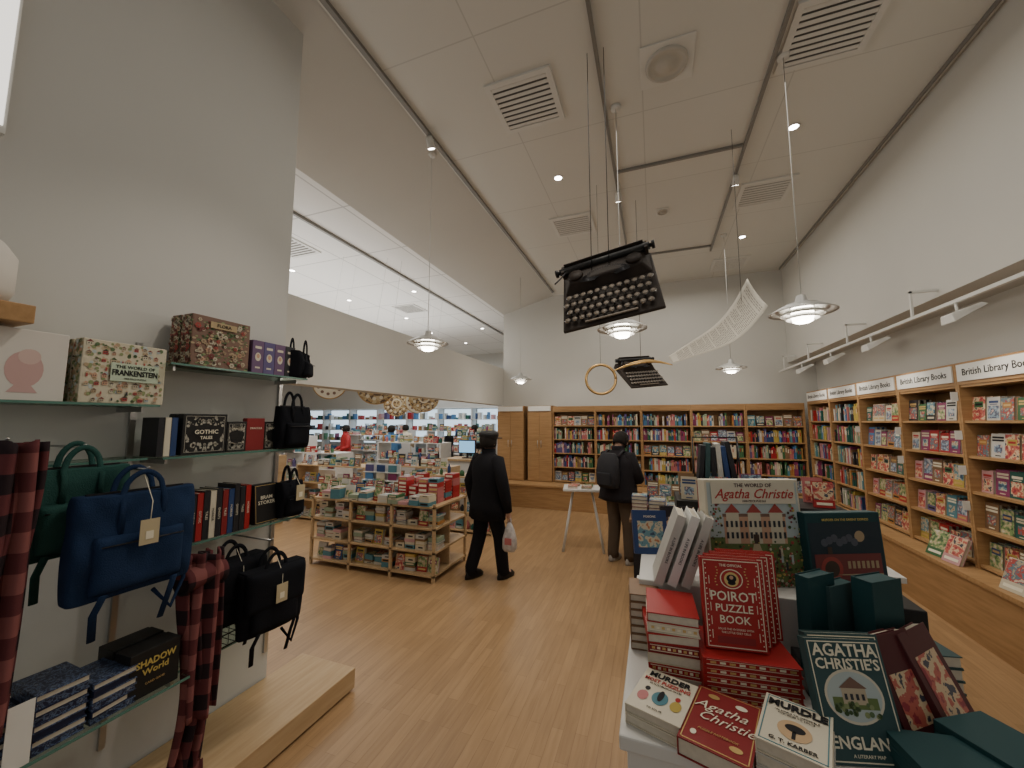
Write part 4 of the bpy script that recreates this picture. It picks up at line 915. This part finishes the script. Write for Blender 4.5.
# ---------------------------------------------------------------- people
def skinmesh(name,nodes,edges,m):
    me=bpy.data.meshes.new(name);bm=bmesh.new();ly=bm.verts.layers.skin.verify()
    vs=[]
    for i,(x,y,z,rx,ry) in enumerate(nodes):
        v=bm.verts.new((x,y,z));v[ly].radius=(rx,ry);v[ly].use_root=(i==0);vs.append(v)
    for a,b_ in edges: bm.edges.new((vs[a],vs[b_]))
    bm.to_mesh(me);bm.free()
    o=bpy.data.objects.new('tmp',me);COL.objects.link(o)
    s=o.modifiers.new('s','SKIN');s.use_smooth_shade=True;o.modifiers.new('u','SUBSURF').levels=1
    bpy.context.view_layer.update();dg=bpy.context.evaluated_depsgraph_get()
    out=bpy.data.meshes.new_from_object(o.evaluated_get(dg));out.name=name
    bpy.data.objects.remove(o);out.materials.clear();out.materials.append(m)
    for f in out.polygons:f.use_smooth=True
    return out
def person(label,loc,rz,feet,hands,elbows,coat,trou,shoe,coatz=.74,hat=None,pack=None,tilt=0,s=1,bulk=1):
    p=T('person',label,'person',loc,(0,0,rz));p.scale=(s,s,s)
    hf=Vector((0,.02+tilt*.10,1.60-tilt*.03))
    N=[(0,0,.93,.125,.095),(0,0,1.12,.115,.085),(0,0,1.30,.14,.09),(0,.015,1.45,.055,.055),(0,.03+tilt*.04,1.53,.072,.082),(hf.x,hf.y,hf.z,.078,.092)]
    E=[(0,1),(1,2),(2,3),(3,4),(4,5)]
    N.append((hf.x,hf.y+.105,hf.z-.045,.014,.016));E.append((5,6))
    for sd in (-1,1):
        f=Vector(feet[0 if sd<0 else 1]);hip=Vector((sd*.095,0,.88));kn=(hip+Vector((f.x,f.y,.09)))/2+Vector((0,.04,0))
        b0=len(N);N+=[(*hip,.085,.085),(*kn,.056,.06),(f.x,f.y,.09+f.z,.038,.04),(f.x+sd*.02,f.y+.12,.045+f.z,.035,.028)]
        E+=[(0,b0),(b0,b0+1),(b0+1,b0+2),(b0+2,b0+3)]
        h=Vector(hands[0 if sd<0 else 1]);el=Vector(elbows[0 if sd<0 else 1]);sh=Vector((sd*.17,0,1.385))
        d=(h-el).normalized();b0=len(N);pl=h+d*.06
        N+=[(*sh,.055,.055),(*el,.042,.042),(*h,.027,.024),(*pl,.036,.02)]
        E+=[(2,b0),(b0,b0+1),(b0+1,b0+2),(b0+2,b0+3)]
        side=d.cross(Vector((1,0,0))) if abs(d.x)<.9 else Vector((0,1,0));side.normalize()
        bend=Vector((-sd,0,0))
        for q,(o_,L) in enumerate(((-.027,.062),(-.009,.074),(.009,.07),(.027,.055))):
            a1=pl+side*o_*1.0+d*.03;a2=a1+d*L*.5+bend*.008;a3=a2+d*L*.4+bend*.022
            n0=len(N);N+=[(*a1,.009,.009),(*a2,.0085,.0085),(*a3,.007,.007)];E+=[(b0+3,n0),(n0,n0+1),(n0+1,n0+2)]
        a1=h+side*(.032)*(1)+d*.03;a2=a1+side*.012+d*.035+bend*.012
        n0=len(N);N+=[(*a1,.011,.011),(*a2,.009,.009)];E+=[(b0+2,n0),(n0,n0+1)]
    O('body',skinmesh('body',N,E,SKIN),p)
    for sd in (-1,1):
        B().sph((hf.x+sd*.086,hf.y-.005,hf.z-.03),(.012,.02,.032),SKIN).obj('ear',p)
        B().sph((hf.x+sd*.03,hf.y+.088,hf.z-.0),(.012,.008,.008),WHITE).obj('eye',p)
    B().sph((hf.x,hf.y+.088,hf.z-.075),(.025,.01,.007),mat('lips',(.35,.12,.1),.5)).obj('mouth',p)
    X=Matrix.Translation(hf)@Matrix.Rotation(-tilt*.6,4,'X')
    b=B();b.lathe([(.001,.115),(.05,.108),(.085,.075),(.098,.02),(.096,-.03),(.085,-.075)],HAIR,24,X@Matrix.Translation((0,-.016,-.005)),1,1.08);b.obj('hair',p,solid=.008)
    if hat:
        b=B();b.lathe([(.001,.125),(.07,.12),(.112,.095),(.114,.06),(.104,.035),(.103,.02),(.098,.02)],hat,24,X@Matrix.Translation((0,-.005,0)),1,1.1);b.obj('cap',p)
        B().box(-.07,.07,.09,.16,.022,.034,hat,X).obj('cap_peak',p,bevel=.006)
    k=bulk
    def cf(q):
        x,y,z=q;t=math.atan2(y,x);f=1+.035*math.sin(7*t+3*z)*(max(0,1.2-z)/.5)
        return (x*f,y*f,z)
    b=B();b.loft([(0,0,coatz,.235*k,.165*k),(0,0,.85,.225*k,.158*k),(0,0,.95,.215*k,.15*k),(0,0,1.1,.20*k,.135*k),(0,0,1.25,.215*k,.135*k),(0,0,1.36,.205*k,.115*k),(0,.005,1.41,.16,.095),(0,.01,1.45,.085,.075),(0,.015,1.49,.075,.07)],coat,36,cap=False,fn=cf)
    for sd in (-1,1):
        h=Vector(hands[0 if sd<0 else 1]);el=Vector(elbows[0 if sd<0 else 1]);sh=Vector((sd*.165,0,1.37))
        b.tube([sh+Vector((-sd*.05,0,.01)),sh,(sh+el)/2,el,(el+h)/2,h],[.06,.078*k,.068*k,.062*k,.055*k,.045],coat,14)
    b.obj('coat',p,solid=.006)
    B().lathe([(.078,1.44),(.085,1.49),(.075,1.51),(.07,1.49)],coat,20,Matrix.Translation((0,.01,0))).obj('collar',p)
    b=B();b.loft([(0,0,.80,.155,.12),(0,0,.9,.16,.12),(0,0,1.0,.15,.11)],trou,20)
    for sd in (-1,1):
        f=Vector(feet[0 if sd<0 else 1]);hip=Vector((sd*.085,0,.86));kn=(hip+Vector((f.x,f.y,.09)))/2+Vector((0,.04,0))
        b.tube([hip+Vector((0,0,.06)),hip,(hip+kn)/2,kn,(kn+Vector((f.x,f.y,.09)))/2,(f.x,f.y,.12+f.z),(f.x,f.y+.01,.055+f.z)],[.09,.098,.092,.082,.076,.072,.072],trou,16)
    b.obj('trousers',p)
    for sd in (-1,1):
        f=Vector(feet[0 if sd<0 else 1])
        B().loft([(f.x,f.y+.05,f.z+.0,.048,.135),(f.x,f.y+.05,f.z+.03,.05,.138),(f.x,f.y+.04,f.z+.065,.043,.11),(f.x,f.y+.0,f.z+.10,.036,.06)],shoe,20).obj('shoe',p)
    if pack:
        b=B();b.loft([(0,-.225,.98,.13,.06),(0,-.235,1.05,.15,.085),(0,-.235,1.2,.15,.09),(0,-.22,1.34,.14,.075),(0,-.20,1.42,.09,.04)],pack,24,pw=.6);bp=b.obj('backpack',p,bevel=.01)
        B().box(-.1,.1,-.345,-.30,1.02,1.18,pack).obj('pocket',bp,bevel=.015,seg=3)
        for sd in(-1,1): B().tube([(sd*.11,-.16,1.38),(sd*.12,-.06,1.45),(sd*.12,.08,1.40),(sd*.13,.14,1.25),(sd*.16,.05,1.08)],.018,pack,8,sq=.5).obj('shoulder_strap',bp)
    return p
BC=mat('black_coat',(.012,.012,.015),.9,bump=.2,bs=60,spec=.15);BT=mat('black_trousers',(.014,.014,.017),.85,spec=.15);BJ=mat('dark_jacket',(.016,.014,.017),.8,spec=.2);BR=mat('brown_trousers',(.10,.072,.05),.85)
SH=mat('black_shoe',(.014,.013,.013),.4);PK=mat('backpack_fabric',(.025,.025,.03),.8)
px_,py_=-1.87,4.25
person('person in black coat and cap walking with a carrier bag',(px_,py_,0),R(-25),((-.15,-.12,0),(.12,.14,0)),((-.28,.02,.80),(.29,.06,.80)),((-.29,-.04,1.10),(.29,-.02,1.10)),BC,BT,SH,.70,hat=BLACK,bulk=1.10,s=.985)
person('person in dark jacket with backpack reading with head bowed',(-.47,5.32,0),R(-28),((-.11,0,0),(.12,.03,0)),((-.12,.30,1.08),(.12,.30,1.08)),((-.26,.06,1.08),(.26,.06,1.08)),BJ,BR,mat('pale_shoe',(.35,.33,.3),.5),.80,pack=PK,tilt=.8,bulk=1.2,s=.985)
p=T('carrier_bag','white plastic carrier bag with coloured print held in hand','carrier bag',(px_+.30*math.cos(R(25))+.07*math.sin(R(25)),py_-.30*math.sin(R(25))+.07*math.cos(R(25)),.69))
PB=mat('plastic_bag',(.5,.47,.46),.35,var=.25,vs=20)
B().loft([(0,0,-.33,.06,.04),(0,0,-.30,.08,.055),(0,0,-.2,.08,.05),(0,0,-.1,.055,.03),(0,0,-.02,.02,.012)],PB,20,pw=.6).obj('bag_body',p)
B().tube([(-.02,0,-.03),(-.012,0,.02),(.012,0,.02),(.02,0,-.03)],.008,PB,8).obj('handle',p)
B().box(-.04,.04,-.056,-.048,-.25,-.18,CM[12]).obj('printed_logo',p)
def dp(label,x,y,rz,c,t): person(label,(x,y,0),R(rz),((-.1,0,0),(.1,0,0)),((-.2,.2,1.0),(.2,.2,1.0)),((-.25,0,1.08),(.25,0,1.08)),c,t,SH,.75)
dp('distant person in blue top browsing the gift units',-6.9,9.0,60,CM[15],BT)
dp('distant person in pale coat by the shelves',-7.8,10.9,10,CM[3],CM[1])
dp('distant person in dark coat at the gift shelves',-5.2,10.8,-30,CM[4],BT)
dp('distant person in red jumper walking through the shop',-8.5,9.0,150,CM[0],CM[1])
# ---------------------------------------------------------------- lights
def area(x,y,z,sx,sy,e,c=(1,.94,.84),rot=(0,0,0)):
    l=bpy.data.lights.new('fill_light','AREA');l.shape='RECTANGLE';l.size=sx;l.size_y=sy;l.energy=e;l.color=c;O('fill_light',l,None,(x,y,z),rot)  # unseen area fill, not tied to any modelled fitting
def spot(x,y,z,tx,ty,tz,e,ang=70,c=(1,.90,.76)):
    l=bpy.data.lights.new('spot_beam','SPOT');l.energy=e;l.spot_size=R(ang);l.spot_blend=.7;l.color=c;l.shadow_soft_size=.05
    d=Vector((tx-x,ty-y,tz-z));O('spot_beam',l,None,(x,y,z),d.to_track_quat('-Z','Y').to_euler())
area(.2,3.2,4.6,3.0,3.5,44);area(.2,6.8,4.6,3.0,3.0,44)  # added general fill under the main ceiling
area(-7,6,4.4,6,8,190,(1,.96,.90));area(-7,11,4.3,6,3,110,(.93,.97,1))
area(-6.5,6,3.0,4,7,160,(1,.98,.94),(pi,0,0))  # added uplight to brighten the adjacent ceiling, no fitting there
for y in (4.05,5.35,6.4,7.5): spot(2.2,y,2.55,2.75,y,1.0,12,110)
for x in (-1.6,.0,1.4): spot(x,6.9,4.6,x,8.6,1.2,60,50)
spot(-.35,2.2,4.6,.3,1.5,1.0,50,40);spot(1.04,2.4,4.6,.6,1.6,1.0,32,40)
spot(-.6,2.0,4.6,-2.3,1.2,1.3,80,50);spot(-1.0,4.5,4.7,-1.2,4.3,0,115,65);spot(1.46,4.5,4.7,1.3,4.3,0,50,60);spot(-1.6,4.2,4.6,-3.0,4.3,.8,55,50);spot(-.6,2.6,4.7,-.9,2.4,0,55,50)
w=bpy.data.worlds.new('w');bpy.context.scene.world=w;w.use_nodes=True;w.node_tree.nodes['Background'].inputs[0].default_value=(.9,.87,.81,1);w.node_tree.nodes['Background'].inputs[1].default_value=.40
cam=bpy.data.cameras.new('cam');co=bpy.data.objects.new('cam',cam);COL.objects.link(co);bpy.context.scene.camera=co
cam.sensor_width=36;cam.lens=13.535;cam.clip_start=.05;co.location=(0,0,1.8);co.rotation_euler=(R(95.6),0,R(20.2))
print(nb,len(COL.objects))
